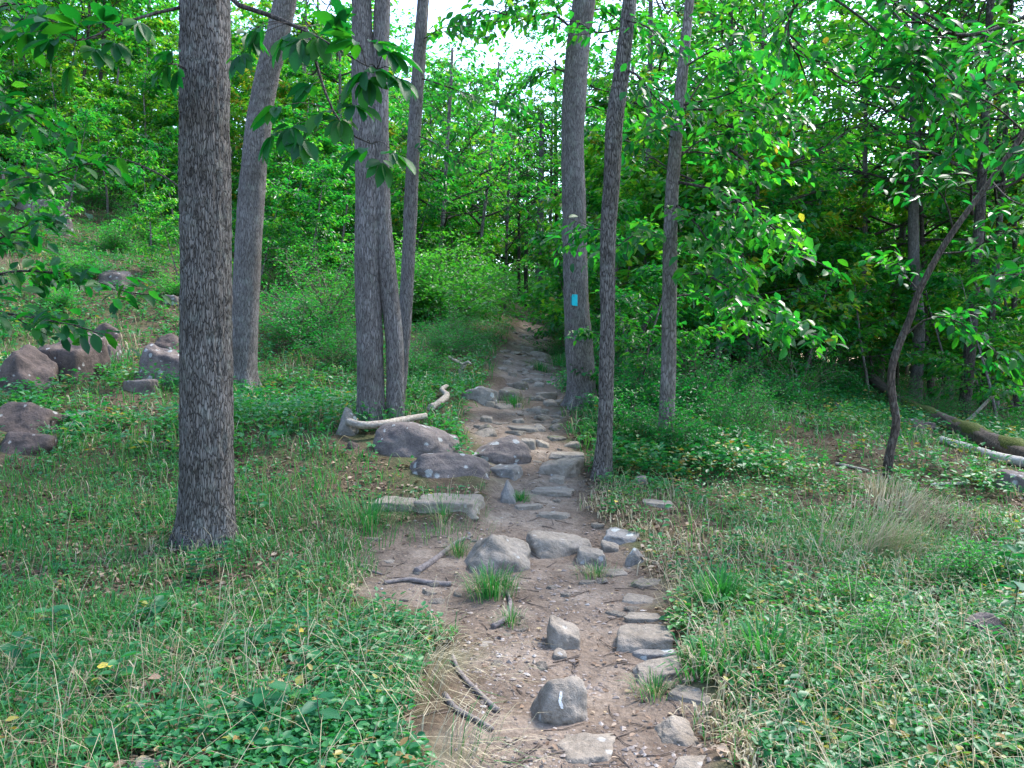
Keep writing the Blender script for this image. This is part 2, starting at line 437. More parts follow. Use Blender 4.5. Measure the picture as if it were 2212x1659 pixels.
def plainmat(name, c0, c1, sc=20, rough=.8, zs=1.0, dist=.01):
    m, nt, out = newmat(name)
    v = coords(nt, (1, 1, zs)); a = tex(nt, v, sc, 5, .65, .3)
    p = princ(nt, ramp(nt, a, [(.3, c0), (.7, c1)]), rough, .25, bump(nt, a, dist))
    nt.links.new(p.outputs[0], out.inputs[0]); return m
M['deadwood'] = plainmat('weathered_wood', (.17, .13, .10), (.42, .37, .31), 30)
M['whitewood'] = plainmat('bleached_wood', (.28, .25, .22), (.52, .49, .45), 24)
M['rotlog'] = plainmat('rotten_log', (.035, .025, .02), (.13, .10, .08), 18, dist=.03)
M['moss'] = plainmat('moss', (.045, .06, .012), (.12, .14, .03), 30, .95, dist=.03)
M['root'] = plainmat('root_bark', (.09, .075, .07), (.24, .20, .185), 40)
M['twig'] = plainmat('twig_bark', (.06, .045, .035), (.20, .15, .12), 40)
M['blaze'] = plainmat('turquoise_paint', (.008, .42, .50), (.015, .56, .64), 60, .5)
M['blaze_old'] = plainmat('faded_turquoise_paint', (.03, .16, .20), (.05, .26, .30), 80, .7)
M['streak'] = plainmat('white_scuff', (.55, .53, .5), (.7, .68, .66), 60)

# ------------------------------------------------------------------ ground and trail
def axis(lo, hi, a, b, d, gr):
    mid = list(np.arange(a, b, d)); up = []; s = d; p = mid[-1]
    while p < hi: s *= gr; p += s; up.append(p)
    dn = []; s = d; p = mid[0]
    while p > lo: s *= gr; p -= s; dn.append(p)
    return np.array(dn[::-1] + mid + up)
gx = axis(-220, 220, -2.4, 2.6, .055, 1.055); gy = axis(-60, 260, 2.4, 10, .055, 1.04)
XX, YY = np.meshgrid(gx, gy)
ZZ = gz(XX, YY); MM = trail_mask(XX, YY)
nx_, ny_ = len(gx), len(gy)
idx = np.arange(nx_ * ny_).reshape(ny_, nx_)
Q = np.stack([idx[:-1, :-1], idx[:-1, 1:], idx[1:, 1:], idx[1:, :-1]], -1).reshape(-1, 4)
qm = MM.ravel()[Q].mean(1) > .5
AV = np.stack([XX.ravel(), YY.ravel(), ZZ.ravel()], -1)
for nm, sel in (('ground', ~qm), ('trail', qm)):
    q = Q[sel]; used, inv = np.unique(q.ravel(), return_inverse=True)
    g = Geo(); g.add(AV[used], inv.reshape(-1, 4))
    o = link(nm, g.mesh(nm, M['ground'], attrs={'trail': MM.ravel()[used]}))
    tag(o, kind='structure')

# ------------------------------------------------------------------ rocks
_bm = bmesh.new(); bmesh.ops.create_icosphere(_bm, subdivisions=4, radius=1)
ICO_V = np.array([v.co[:] for v in _bm.verts]); ICO_F = np.array([[v.index for v in f.verts] for f in _bm.faces]); _bm.free()
_bm = bmesh.new(); bmesh.ops.create_icosphere(_bm, subdivisions=5, radius=1)
ICO5_V = np.array([v.co[:] for v in _bm.verts]); ICO5_F = np.array([[v.index for v in f.verts] for f in _bm.faces]); _bm.free()
def rock_shape(seed, style='block', big=False):
    r = np.random.default_rng(seed)
    D = ICO5_V if big else ICO_V
    J = lambda a: (r.normal() * a)
    if style in ('block', 'slab', 'point'):
        q = .16
        ex = [((1, J(q), .10 + J(.08)), .86), ((-1, J(q), .12 + J(.08)), .86), ((J(q), -1, .14 + J(.1)), .86), ((J(q), 1, .2 + J(.1)), .86), ((0, 0, -1), .8)]
        if style == 'slab': ex += [((J(.05), J(.05) - .03, 1), .45)]
        if style == 'block': ex += [((J(.14), J(.08) - .12, 1), .70)]
        if style == 'point': ex += [((.55, -.3, .75), .70), ((-.75, -.1, .55), .78), ((-.1, -.7, .6), .80)]
        cut = unit(r.normal(size=(8, 3)) * [1, 1, .8]); cd = r.uniform(.86, 1.12, 8)
        pl = np.vstack([unit(np.array([e[0] for e in ex], float)), cut]); dd = np.concatenate([[e[1] for e in ex], cd])
        pw = 22
    else:
        n = 18 if style == 'dome' else 26
        pl = unit(r.normal(size=(n, 3))); dd = r.uniform(.66, 1.0, n); pw = 12 if style == 'dome' else 7
        if style == 'dome':
            pl = np.vstack([pl, unit(np.array([(.1, -.8, .6), (1, 0, .1), (-1, 0, .1)]))]); dd = np.concatenate([dd, [.78, .9, .9]])
    dp = np.maximum(D @ pl.T, 0) / dd
    rad = (dp ** pw).sum(1) ** (-1 / pw)
    V = D * rad[:, None]
    V = V + D * (.075 * noise(V[:, 0] * 2.6, V[:, 1] * 2.6, V[:, 2] * 2.6, seed=seed % 97) + .038 * noise(V[:, 0] * 6, V[:, 1] * 6, V[:, 2] * 6, seed=seed % 89)
                 + .012 * noise(V[:, 0] * 15, V[:, 1] * 15, V[:, 2] * 15, seed=seed % 83))[:, None]
    V[:, :2] -= (V[:, :2].max(0) + V[:, :2].min(0)) / 2
    V /= np.array([V[:, 0].max(), V[:, 1].max(), V[:, 2].max()])
    return V, (ICO5_F if big else ICO_F)
ROCKN = 0
ROCKP = []
def rock(cx, base, w, h, style, mat, label, name='rock', group=None, depth=.75, tilt=0.0, sink=.35):
    depth = depth * ((2.0 if style == 'slab' else 1.05 if style == 'dome' else 1.4) if base > 1000 and cx > 600 else 1.15)
    global ROCKN
    ROCKN += 1
    p = hit(cx, base)
    Y = p[1]; k = Y / F
    W = w * k * 1.12; Dp = W * depth
    a = math.atan2(max(base - 760 - h, -200), F)
    H = (h * k - max(0, Dp * .85 * math.sin(a))) / math.cos(a)
    H = max(H * 1.1, .17 * W if style != 'slab' else .09 * W)
    if style == 'slab' and a > .06:
        H = .12 * W; Dp = float(np.clip((h * k - H * math.cos(a)) / math.sin(a + .03), .5 * W, 1.7 * W))
    V, Fc = rock_shape(100 + ROCKN * 7, style, w > 60)
    cy = Y + Dp * .42
    V = V * np.array([W / 2, Dp / 2, H])
    ar = ((ROCKN * 37) % 17 - 8) / 8 * (.38 if style in ('slab', 'block') else .15)
    V[:, :2] = V[:, :2] @ np.array([[math.cos(ar), math.sin(ar)], [-math.sin(ar), math.cos(ar)]])
    V[:, 2] = np.maximum(V[:, 2], -sink * H - .05)
    if tilt:
        c, s = math.cos(tilt), math.sin(tilt)
        V[:, [0, 2]] = np.stack([V[:, 0] * c - V[:, 2] * s, V[:, 0] * s + V[:, 2] * c], -1)
    x = (cx - DW / 2) / F * cy
    zc = min(p[2], gz1(x, cy)) if style != 'slab' else gz1(x, cy) - .01
    g = Geo(); g.add(V, None, Fc)
    o = link(name, g.mesh(name, M[mat]), loc=(x, cy, zc))
    ROCKP.append((x, cy, W / 2, Dp / 2))
    return tag(o, label, 'boulder' if name == 'boulder' else 'rock', group)

ST = 'stone'
R_TRAIL = 'stones along the right edge of the trail'
R_UP = 'small stones on the upper trail'
ROCKS = [
 # lower trail
 (1209,1562,117,122,'round',ST,'smooth rounded grey stone with a white scuff, set in the lower trail','rock',None,.8),
 (1265,1652,134,84,'slab',ST,'flat grey slab in the trail below the scuffed rounded stone','rock',None,.85),
 (1220,1404,70,74,'block',ST,'squarish tan block standing alone in the middle of the trail','rock',None,.8),
 (1075,1238,138,92,'point',ST,'pale half-dome rock with slanting grain beside the exposed roots','rock',None,.7),
 (1208,1203,137,63,'block',ST,'wide brown rock undercut by the washed-out trail','rock',None,.7),
 (1340,1176,76,36,'block','lichen','pale lichened stone at the top of the right-hand edging row','rock',None,.7),
 (1278,1219,68,41,'block',ST,'angular tan stone between the undercut rock and the dry grass','rock',None,.7),
 (1320,1193,40,27,'block',ST,'small grey stone wedged behind the angular tan stone','rock',None,.7),
 (1374,1219,40,36,'point','lichen','small dark upright stone with a pale lichen face','rock',None,.6),
 (1331,1245,62,23,'slab',ST,'thin grey stone plate below the angular tan stone','rock',None,.7),
 (1405,1267,78,26,'slab','stone_moss','low mossy stone with pale bits in dry grass','rock',None,.7),
 (1384,1306,68,30,'slab',ST,'flat half-buried stone in the trail edging, above the grassy gap','rock',R_TRAIL,.8),
 (1395,1344,82,30,'slab',ST,'flat half-buried stone in the trail edging, above the grassy gap','rock',R_TRAIL,.8),
 (1396,1410,125,60,'block',ST,'broad squared edging stone with lichen on its flat top','rock',None,.6),
 (1420,1426,117,36,'slab','lichen','mottled grey edging stone tucked under the broad squared one','rock',None,.6),
 (1423,1476,130,47,'block',ST,'long tan edging stone with a grassy tuft at its foot','rock',None,.6),
 (1505,1520,105,48,'slab',ST,'grey edging stone set back in the grass, right of the tuft','rock',None,.7),
 (1467,1609,94,66,'point',ST,'pointed grey edging stone leaning at the lower trail corner','rock',None,.7),
 (1514,1662,96,46,'slab',ST,'low grey stone at the end of the edging row','rock',None,.7),
 (1210,1425,30,24,'block',ST,'little tan stone at the foot of the squarish block','rock',None,.8),
 (1054,1397,40,22,'slab',ST,'small flat tan stone by the root tangle','rock',None,.8),
 (836,1216,26,12,'slab',ST,'small grey stone in the bare sandy patch','rock',None,.8),
 (1200,1120,74,19,'slab',ST,'flat worn stone across the trail above the undercut rock','rock',None,.8),
 # slabs and boulders of the stone steps
 (862,1104,106,38,'slab','stone','long low grey slab, left half of the cracked pair','rock',None,.75),
 (976,1104,142,48,'slab','stone','broad flat grey slab, right half of the cracked pair','rock',None,.65),
 (902,988,176,77,'dome','boulder','large dark boulder mottled with lichen below the twin trunk','boulder',None,.7),
 (966,1036,176,60,'dome','boulder','long dark humped boulder in front of the lichened one','boulder',None,.6),
 (1066,998,148,60,'dome','boulder','low mound of grey rock bearing a lichen blotch beside the trail','boulder',None,.7),
 (1207,1030,92,42,'block',ST,'large rounded brown stone in the trail left of the slim trunk','rock',None,.7),
 (1227,996,74,22,'slab',ST,'flat pale slab behind the large rounded brown stone','rock',None,.7),
 (1140,971,34,24,'block',ST,'squarish grey stone beside the lichen-blotched mound','rock',None,.8),
 (1174,967,34,18,'block',ST,'small tan stone next to the squarish grey one','rock',None,.8),
 (1202,951,33,15,'slab','stone_moss','dark flat stone on the upper right of the steps','rock',None,.8),
 (1095,1030,68,28,'block','lichen','rough pale cluster of lichened stone in mid trail','rock',None,.8),
 (1206,1043,30,17,'block',ST,'small tan stone in front of the large rounded brown one','rock',None,.8),
 (1195,1071,90,25,'slab',ST,'broad flat stepping stone with a slanting top','rock',None,.7),
 (1098,1087,36,48,'point','lichen','upright lichen-spotted stone with a grass tuft at its side','rock',None,.9),
 (1143,1101,62,13,'slab',ST,'thin dark stone lip crossing the trail','rock',None,.7),
 (1128,934,60,20,'slab',ST,'flat rock in the trail above the lichen-blotched mound','rock',None,.7),
 (1168,932,24,16,'round',ST,'round little stone next to the flat rock','rock',None,.9),
 (1049,934,40,20,'dome','stone_moss','low domed stone at the left of the upper steps','rock',None,.8),
 (1202,931,31,17,'dome','stone_moss','small mossy stone by the foot of the blazed tree','rock',None,.8),
 (1051,912,26,14,'block',ST,'','rock',R_UP,.8),(1119,914,28,11,'block',ST,'','rock',R_UP,.8),(1190,878,28,15,'block',ST,'','rock',R_UP,.8),
 (1061,879,21,13,'block',ST,'','rock',R_UP,.8),(1107,813,20,10,'block',ST,'','rock',R_UP,.8),(1095,789,21,10,'block',ST,'','rock',R_UP,.8),
 (1180,861,42,14,'slab',ST,'','rock',R_UP,.5),(1090,801,22,6,'slab',ST,'','rock',R_UP,.6),(1143,798,18,8,'block',ST,'','rock',R_UP,.7),
 (1120,880,18,9,'block',ST,'','rock',R_UP,.8),(1165,836,22,10,'block',ST,'','rock',R_UP,.8),(1150,786,20,7,'block',ST,'','rock',R_UP,.7),
 (1172,774,20,8,'block',ST,'','rock',R_UP,.7),(1128,765,18,6,'block',ST,'','rock',R_UP,.7),
 (1127,842,32,17,'block','stone_moss','angular stone block standing proud in the upper trail','rock',None,.7),
 (1103,866,46,28,'block','stone_moss','mossy grassy rock splitting the upper trail','rock',None,.8),
 (1037,869,76,34,'dome','lichen','pale lichen-crusted boulder in the grass left of the upper trail','boulder',None,.7),
 (1168,773,52,14,'dome',ST,'wide low rock across the right of the climbing trail','rock',None,.6),
 (1137,760,28,12,'block',ST,'tilted grey stone step on the climbing trail','rock',None,.6),
 (1149,732,28,8,'block','stone_moss','dark peaked stone step far up the trail','rock',None,.5),
 (1142,785,44,8,'slab','stone_moss','long dark stone lip across the climbing trail','rock',None,.4),
 # by the twin trunk and right
 (749,941,44,58,'point','lichen','upright grey stone splashed with white lichen beside the fallen limb','rock',None,.8),
 (762,970,26,17,'round','boulder_brown','small brown stone in leaf litter below the lichen-splashed one','rock',None,.8),
 (768,872,26,18,'round','stone','tan stone half hidden behind the twin trunk','rock',None,.8),
 (1386,1047,28,20,'block',ST,'small grey stone in the greenery right of the slim trunk','rock',None,.8),
 (1423,1095,68,20,'slab',ST,'flat pale stone lying in dry grass right of the slim trunk','rock',None,.7),
 # left hillside boulders
 (58,852,135,100,'point','boulder_brown','sharp-edged brown boulder with a slanting face on the hillside','boulder',None,.8),
 (142,826,138,94,'block','boulder_brown','big brown boulder with white lichen spots behind the sharp-edged one','boulder',None,.8),
 (207,754,52,34,'block','boulder','grey rock on top of the hillside heap','boulder',None,.8),
 (225,778,60,34,'block','boulder','rusty grey rock below the hillside heap','boulder',None,.8),
 (352,832,110,84,'block','boulder','pale-topped boulder with a dark hollow beneath, beside the big oak','boulder',None,.8),
 (360,765,86,42,'dome','boulder_brown','brown rounded boulder behind the pale-topped one','boulder',None,.8),
 (62,945,140,75,'dome','boulder_brown','dark round-shouldered boulder at the edge of the slope','boulder',None,.8),
 (55,984,118,52,'dome','boulder_brown','low dark boulder under the round-shouldered one','boulder',None,.7),
 (255,627,72,44,'block','boulder','grey block high on the hillside under leafy boughs','boulder',None,.8),
 (236,740,62,40,'dome','boulder_brown','rounded dark boulder shaded by leafy boughs','boulder',None,.8),
 (159,910,58,18,'slab','lichen','flat pale rock on the slope near the dark boulders','rock',None,.7),
 (100,466,98,22,'slab','lichen','white-topped ledge rock far up the hillside','boulder',None,.7),
 (130,510,60,48,'dome','boulder','rounded grey boulder under the white-topped ledge','boulder',None,.8),
 (308,850,70,26,'slab','boulder','low grey rock in weeds in front of the pale-topped boulder','boulder',None,.7),
 (375,660,40,22,'block','boulder','small grey hillside rock close behind the oak','boulder',None,.8),
 # right
 (1815,893,28,24,'dome','boulder','dark rock among bushes right of the trail','boulder',None,.8),
 (1665,885,24,20,'block','boulder','small dark rock near the leaning dead stem','boulder',None,.8),
 (1980,930,76,26,'dome','boulder_brown','dark low rock beneath the mossy fallen log','boulder',None,.7),
 (2200,1062,90,52,'block','boulder','slanting grey slab below the bleached log','boulder',None,.8,-.3),
 (1886,1290,104,32,'slab','boulder','flat bluish rock sunk in the weeds on the right','rock',None,.7),
 (2136,1384,92,68,'dome','boulder','dark rounded rock behind the weeds on the right','boulder',None,.8),
 (1860,1190,48,22,'slab','boulder','small flat rock under the blond dry grass','rock',None,.7),
 (1802,1384,46,22,'slab','boulder_brown','reddish flat stone in dead leaves','rock',None,.7),
 (300,1664,90,16,'slab','stone','sunken grey stone in the grass at the left foreground','rock',None,.7),
]
rock_objs = []
for r in ROCKS:
    cx, base, w, h, style, mat, lab, nm, grp, dep = r[:10]
    lab = lab or 'small loose grey stone lying on the upper trail'
    rock_objs.append(rock(cx, base, w, h, style, mat, lab, nm, grp, dep, tilt=r[10] if len(r) > 10 else 0))

M['weed_y'] = leafmat('yellow_leaf', [(0, (.6, .45, .06)), (1, (.65, .5, .08))], [(0, (.5, .4, .05)), (1, (.5, .4, .05))], fac=.3)
rs = np.random.default_rng(909)
SM = []
for i in range(6):
    V, Fc = rock_shape(900 + i * 13, ['slab', 'block', 'block', 'dome', 'slab', 'point'][i]); g = Geo()
    V = V * [.5, .42, .26]; V[:, 2] = np.maximum(V[:, 2], -.15); g.add(V, None, Fc); SM.append(g.mesh('stone', M['stone']))
cnt = 0
while cnt < 130:
    Yq = 3.1 * (20 / 3.1) ** rs.uniform() if cnt < 60 else 8.5 * (31 / 8.5) ** rs.uniform(); xl = np.interp(Yq, _e[:, 0], _e[:, 1]); xr = np.interp(Yq, _e[:, 0], _e[:, 2]); xq = rs.uniform(xl + .05, xr)
    if any(((xq - a) / (c + .06)) ** 2 + ((Yq - b) / (d + .06)) ** 2 < 1 for a, b, c, d in ROCKP): continue
    sz = min(.20, rs.uniform(.045, .085) * (1 + .09 * Yq)) if cnt < 60 else rs.uniform(.12, .34)
    o = link('stone', SM[cnt % 6], loc=(xq, Yq, gz1(xq, Yq) - .004 - (.02 if cnt >= 60 else 0))); o.scale = (sz * rs.uniform(.8, 1.3), sz, sz * rs.uniform(.6, 1.1)); o.rotation_euler = (rs.normal() * .12, rs.normal() * .12, rs.uniform(0, 6.28))
    tag(o, *(('fist-sized loose stone bedded in the bare dirt of the trail', 'stone', 'loose stones bedded in the trail') if cnt < 60 else ('flat stone embedded in the climbing part of the trail', 'stone', 'flat stones embedded in the climbing trail'))); cnt += 1
#@@TREES
# ------------------------------------------------------------------ foliage builders
class Bag:
    def __init__(s): s.a = [[] for _ in range(6)]
    def add(s, P, D, N, L, W, T):
        for l, v in zip(s.a, (P, D, N, L, W, T)): l.append(np.asarray(v, float))
    def get(s):
        if not s.a[0]: return [np.zeros((0, 3))] * 3 + [np.zeros(0)] * 3
        return [np.concatenate(l) for l in s.a]
def along(Q, t):
    Q = np.asarray(Q); u = np.clip(t, 0, 1) * (len(Q) - 1); i = np.minimum(u.astype(int), len(Q) - 2); f = (u - i)[:, None]
    return Q[i] * (1 - f) + Q[i + 1] * f, unit(Q[i + 1] - Q[i])
def limb(s, d, L, n=7, lift=0.0, wob=.12, r=rng):
    d = unit(np.asarray(d, float)); P = [np.asarray(s, float)]
    for i in range(n - 1):
        d = unit(d + np.array([0, 0, lift]) / n + r.normal(size=3) * wob * np.array([1, 1, .7]))
        P.append(P[-1] + d * L / (n - 1))
    return np.array(P)
def sec_leaves(bag, Q, n, size, r, t0, droop=.35, spread=.08, wr=.5):
    t = r.uniform(.05, 1.03, n); P, T = along(Q, t)
    side = unit(np.cross(T, np.array([0, 0, 1.]))) * r.choice([-1, 1], n)[:, None]
    D = T * r.uniform(.1, .8, n)[:, None] + side * r.uniform(.3, 1, n)[:, None] + np.array([0, 0, -1]) * (droop + r.normal(size=n) * .3)[:, None]
    N = np.array([0, 0, 1.]) + r.normal(size=(n, 3)) * .38
    L = size * r.uniform(.65, 1.2, n)
    bag.add(P + r.normal(size=(n, 3)) * spread * np.array([1, 1, .6]), D, N, L, L * wr * r.uniform(.85, 1.15, n), np.clip(t0 + r.normal(size=n) * .17, 0, .93))
def leafy(gw, bag, Q, R, nsec, seclen, nleaf, size, r, t0=.25, tint=.45, droop=.35, wr=.5, segs=4, lift=-.25):
    # side shoots on alternate sides of a bough, each carrying leaves
    for k in range(nsec):
        t = t0 + (1 - t0) * (k + r.uniform(.2, .9)) / nsec
        p, T = along(Q, np.array([t])); p, T = p[0], T[0]
        s = unit(np.cross(T, [0, 0, 1.])) * (1 if k % 2 else -1)
        d = T * .7 + s * r.uniform(.5, 1.1) + np.array([0, 0, r.normal() * .18])
        L = seclen * r.uniform(.5, 1.15) * (1.15 - .5 * t)
        S = limb(p, d, L, 5, lift, .16, r)
        tube(gw, S, np.linspace(R * .35 + .002, .002, 5), segs, cap=False)
        sec_leaves(bag, S, max(3, int(nleaf * L / seclen)), size, r, tint + r.normal() * .10, droop, wr=wr)
    sec_leaves(bag, Q[-max(2, len(Q) // 3):], nleaf // 2, size, r, tint, droop, wr=wr)
def crown(gw, bag, spine, rad, u0, u1, nprim, reach, up, nsec, nleaf, size, r, shape='round', lift=.2, tint=.45, wr=.5, seclen=None):
    az0 = r.uniform(0, 6.28)
    for i in range(nprim):
        u = (i + r.uniform(.1, .9)) / nprim
        t = u0 + (u1 - u0) * u
        s, _ = along(spine, np.array([t])); s = s[0]
        az = az0 + i * 2.4 + r.normal() * .3
        f = math.sqrt(max(.12, 1 - (1.7 * u - .75) ** 2)) if shape == 'round' else (1.05 - .6 * u)
        L = reach * f * r.uniform(.75, 1.2)
        d = np.array([math.cos(az), math.sin(az), up * r.uniform(.5, 1.5) + .5 * u])
        Q = limb(s, d, L, 8, lift, .10, r)
        r0 = max(.008, np.interp(t, np.linspace(0, 1, len(rad)), rad) * .42)
        tube(gw, Q, np.linspace(r0, .005, 8), 5, cap=False)
        leafy(gw, bag, Q, r0, nsec, seclen or L * .42, nleaf, size, r, .22, tint + r.normal() * .08, wr=wr)

def leafgeo(bag, tpl=HEX):
    g = Geo(); put_leaves(g, *bag.get(), tpl=tpl); return g

# near leaves, one object each: three shared meshes one metre long
def leaf_mesh(name, w, curl, fold, seed):
    r = np.random.default_rng(seed)
    st = np.array([0, .10, .28, .50, .72, .90, 1.0]); wd = np.array([.02, .40, .82, 1.0, .82, .40, .01]) * w / 2
    V = []
    for u, a in zip(st, wd):
        z = -curl * u * u
        j = 1 + r.normal() * .05
        V += [(u, -a * j, z + fold * a), (u, 0, z), (u, a * j, z + fold * a)]
    F4 = []
    for i in range(len(st) - 1):
        b = i * 3
        F4 += [(b, b + 1, b + 4, b + 3), (b + 1, b + 2, b + 5, b + 4)]
    g = Geo(); g.add(np.array(V), np.array(F4)); return g.mesh(name, M['leaf_near'])
LEAFM = [leaf_mesh('leaf_blade', .46, .18, .35, 1), leaf_mesh('leaf_blade', .40, .30, .25, 2), leaf_mesh('leaf_blade', .52, .08, .45, 3)]
def leaf_objs(parent, arr, off):
    P, D, N, L = arr[:4]
    D = unit(D); S = unit(np.cross(N, D)); Nn = np.cross(D, S)
    for i in range(len(P)):
        o = bpy.data.objects.new('leaf', LEAFM[i % 3]); COL.objects.link(o); o.parent = parent
        m = Matrix.Identity(4)
        for k in range(3):
            m[k][0] = D[i][k] * L[i]; m[k][1] = S[i][k] * L[i]; m[k][2] = Nn[i][k] * L[i]; m[k][3] = P[i][k] - off[k]
        o.matrix_local = m
def compound(bag, P, d, size, r, n=5, sweep=1.45):
    # one hickory-like leaf: leaflets fanned round the end of its stalk, drooping
    d = unit(np.asarray(d, float)); s = unit(np.cross(d, [0, 0, 1.])); u = np.cross(s, d)
    an = np.linspace(-sweep, sweep, n) + r.normal(size=n) * .12
    D = np.cos(an)[:, None] * d + np.sin(an)[:, None] * s + np.array([0, 0, -1]) * r.uniform(.15, .55, n)[:, None]
    N = u + r.normal(size=(n, 3)) * .25 + np.array([0, 0, .5])
    L = size * (1 - .38 * np.abs(an) / sweep) * r.uniform(.85, 1.12, n)
    bag.add(P + D * .015, D, N, L, L * .45, r.uniform(0, 1, n))

# ------------------------------------------------------------------ traced trees
def bark_disp(seed, amp, lobes=5, flare=.5, fl_h=.16, ridge=22):
    ph = seed * 1.7
    def f(th, s, R):
        h = np.maximum(s - .22, 0)
        fl = R * flare * np.exp(-h / fl_h) * (.55 + .45 * np.cos(lobes * th + ph))
        x, y = np.cos(th) * R, np.sin(th) * R
        n1 = noise(x * ridge + 50, y * ridge + 50, s * ridge * .16, seed=seed)
        n2 = noise(x * ridge * 2.3 + 50, y * ridge * 2.3, s * ridge * .5, seed=seed + 1)
        lump = noise(x * 3 + 9, y * 3, s * 1.6, seed=seed + 2)
        return fl + amp * (1 - 2 * np.abs(n1)) + amp * .5 * n2 + R * .05 * lump
    return f
def stem_path(stem, height, lean_y=0.0):
    base = hit(stem[0][0], stem[0][1]); Y = base[1] + stem[0][2] * base[1] / F * .5
    P, R = [], []
    b = PX(stem[0][0], stem[0][1], Y); gzb = gz1(b[0], b[1])
    for i, (px, py, w) in enumerate(stem):
        yy = Y + lean_y * i
        p = PX(px, py, yy)
        if i == 0: p[2] = gzb
        P.append(p); R.append(w * yy / F / 2)
    P = np.array(P); R = np.array(R)
    d = unit(P[-1] - P[-2]); top = P[-1]; rt = R[-1]
    z0 = P[0][2]
    while top[2] < z0 + height:
        d = unit(d + np.array([0, 0, .25]) + rng.normal(size=3) * .06)
        top = top + d * 1.3; rt = max(.02, rt * .90)
        P = np.vstack([P, top]); R = np.append(R, rt)
    u = unit(P[1] - P[0])
    P = np.vstack([P[0] - u * .22, P]); R = np.concatenate([[R[0] * 1.08], R])
    return P, R
def build_trunk(gw, P, R, segs, step, disp):
    L = np.linalg.norm(np.diff(P, axis=0), axis=1).sum()
    n = max(12, int(L / step))
    Q = smooth_path(np.column_stack([P, R]), n)
    tube(gw, Q[:, :3], np.maximum(Q[:, 3], .004), segs, disp=disp)
    return Q

def traced(pts, Y0, Y1, n=14):
    P = [PX(px, py, Y0 + (Y1 - Y0) * i / (len(pts) - 1)) for i, (px, py) in enumerate(pts)]
    return smooth_path(np.array(P), n)

def big_tree(name, label, stems, height, mat, segs=48, step=.03, amp=.008, ridge=22, flare=.5, group=None, crown_kw=None, seed=1, cat='tree'):
    r = np.random.default_rng(seed)
    paths = [stem_path(s, height) for s in stems]
    loc = paths[0][0][1].copy()
    root = empty(name, loc); tag(root, label, cat, group)
    for i, (P, R) in enumerate(paths):
        g = Geo()
        zin = P[:, 2] < loc[2] + 9
        Q = build_trunk(g, P, R, segs, step if height < 9 else step * 1.5, bark_disp(seed * 5 + i, amp, flare=flare, ridge=ridge))
        link('trunk', g.mesh('trunk', M[mat], off=loc), root)
        if crown_kw is not None:
            gw, bag = Geo(), Bag()
            crown(gw, bag, Q[:, :3], Q[:, 3], r=r, **crown_kw)
            link('branches', gw.mesh('branches', M['bark_dark'], off=loc), root)
            link('crown', leafgeo(bag).mesh('crown', M['leaf'], off=loc), root)
    return root, loc, paths
CK = dict(u0=.62, u1=.99, nprim=9, reach=3.2, up=.5, nsec=7, nleaf=16, size=.17)

oak, oak_l, oak_p = big_tree('oak_tree', 'thick straight oak with ridged grey bark, standing alone in the grass', [[(445,1190,118),(447,1060,108),(445,830,103),(445,500,101),(443,250,100),(443,0,97)]], 13,
    'bark_oak', 96, .012, .011, 30, .32, crown_kw=CK, seed=1)
big_tree('hickory_tree', 'grey trunk leaning right, close behind the thick oak', [[(520,848,66),(528,700,56),(545,400,54),(570,200,48),(604,60,46),(625,-60,44)]], 13, 'bark_grey', 40, .03, .008, 24, .6, crown_kw=CK, seed=2)
big_tree('twin_trunk_tree', 'twin-stemmed tree with pale grey trunks joined at the base beside the fallen limb',
    [[(802,925,58),(800,780,55),(795,600,57),(796,400,56),(786,180,50),(780,0,40)], [(854,925,38),(853,760,37),(840,620,39),(822,450,42),(820,200,36),(826,0,34)]], 13, 'bark_grey', 48, .025, .005, 26, .35, crown_kw=CK, seed=3)
t5, t5l, t5p = big_tree('slender_tree', 'slender dark grey tree leaning away behind the twin-stemmed one', [[(862,880,24),(872,740,27),(882,560,28),(893,320,28),(904,150,27),(914,0,24)]], 12, 'bark_grey', 28, .03, .005, 28, .2, crown_kw=CK, seed=4)
blazed, bl, blp = big_tree('blazed_tree', 'trailside tree with a turquoise blaze and a flared foot', [[(1256,886,66),(1254,800,60),(1244,640,53),(1240,450,50),(1237,300,48),(1245,140,48),(1262,0,46)]], 13,
    'bark_grey', 48, .025, .008, 26, .65, crown_kw=CK, seed=5)
t7, t7l, t7p = big_tree('crooked_slim_tree', 'slim crooked tree with furrowed bark right beside the trail', [[(1299,1038,38),(1308,900,31),(1312,700,31),(1313,520,32),(1322,380,34),(1328,260,36),(1345,140,32),(1360,0,28)]], 12,
    'bark_oak', 40, .022, .006, 30, .5, crown_kw=CK, seed=6)
t8, t8l, t8p = big_tree('smooth_bark_tree', 'slim smooth grey tree with spreading boughs in the green thicket', [[(1438,960,36),(1444,800,32),(1446,650,31),(1450,450,28),(1462,280,25),(1478,120,22),(1490,0,19)]], 11,
    'bark_smooth', 32, .03, .002, 30, .3, crown_kw=CK, seed=7)

# blaze on the trailside tree: old paint and a newer small plate
bp = hit(1256, 886); Yb = bp[1] + .22
gq = Geo()
def plate(c, w, h, t, nrm, mat, nm, parent, off, lab=None, notch=0):
    nrm = unit(np.array(nrm, float)); s = unit(np.cross([0, 0, 1.], nrm)); u = np.cross(nrm, s)
    pr = [(-w/2,-h/2),(w/2,-h/2+notch),(w/2,h/2),(-w/2,h/2-notch*.3)]
    V = [c + s*a + u*b + nrm*q for q in (0, t) for a, b in pr]
    g = Geo(); g.add(np.array(V), [(4,5,6,7),(0,1,5,4),(1,2,6,5),(2,3,7,6),(3,0,4,7),(3,2,1,0)])
    o = link(nm, g.mesh(nm, M[mat], smooth=False, off=off), parent)
    if lab: o['label'] = lab
    return o

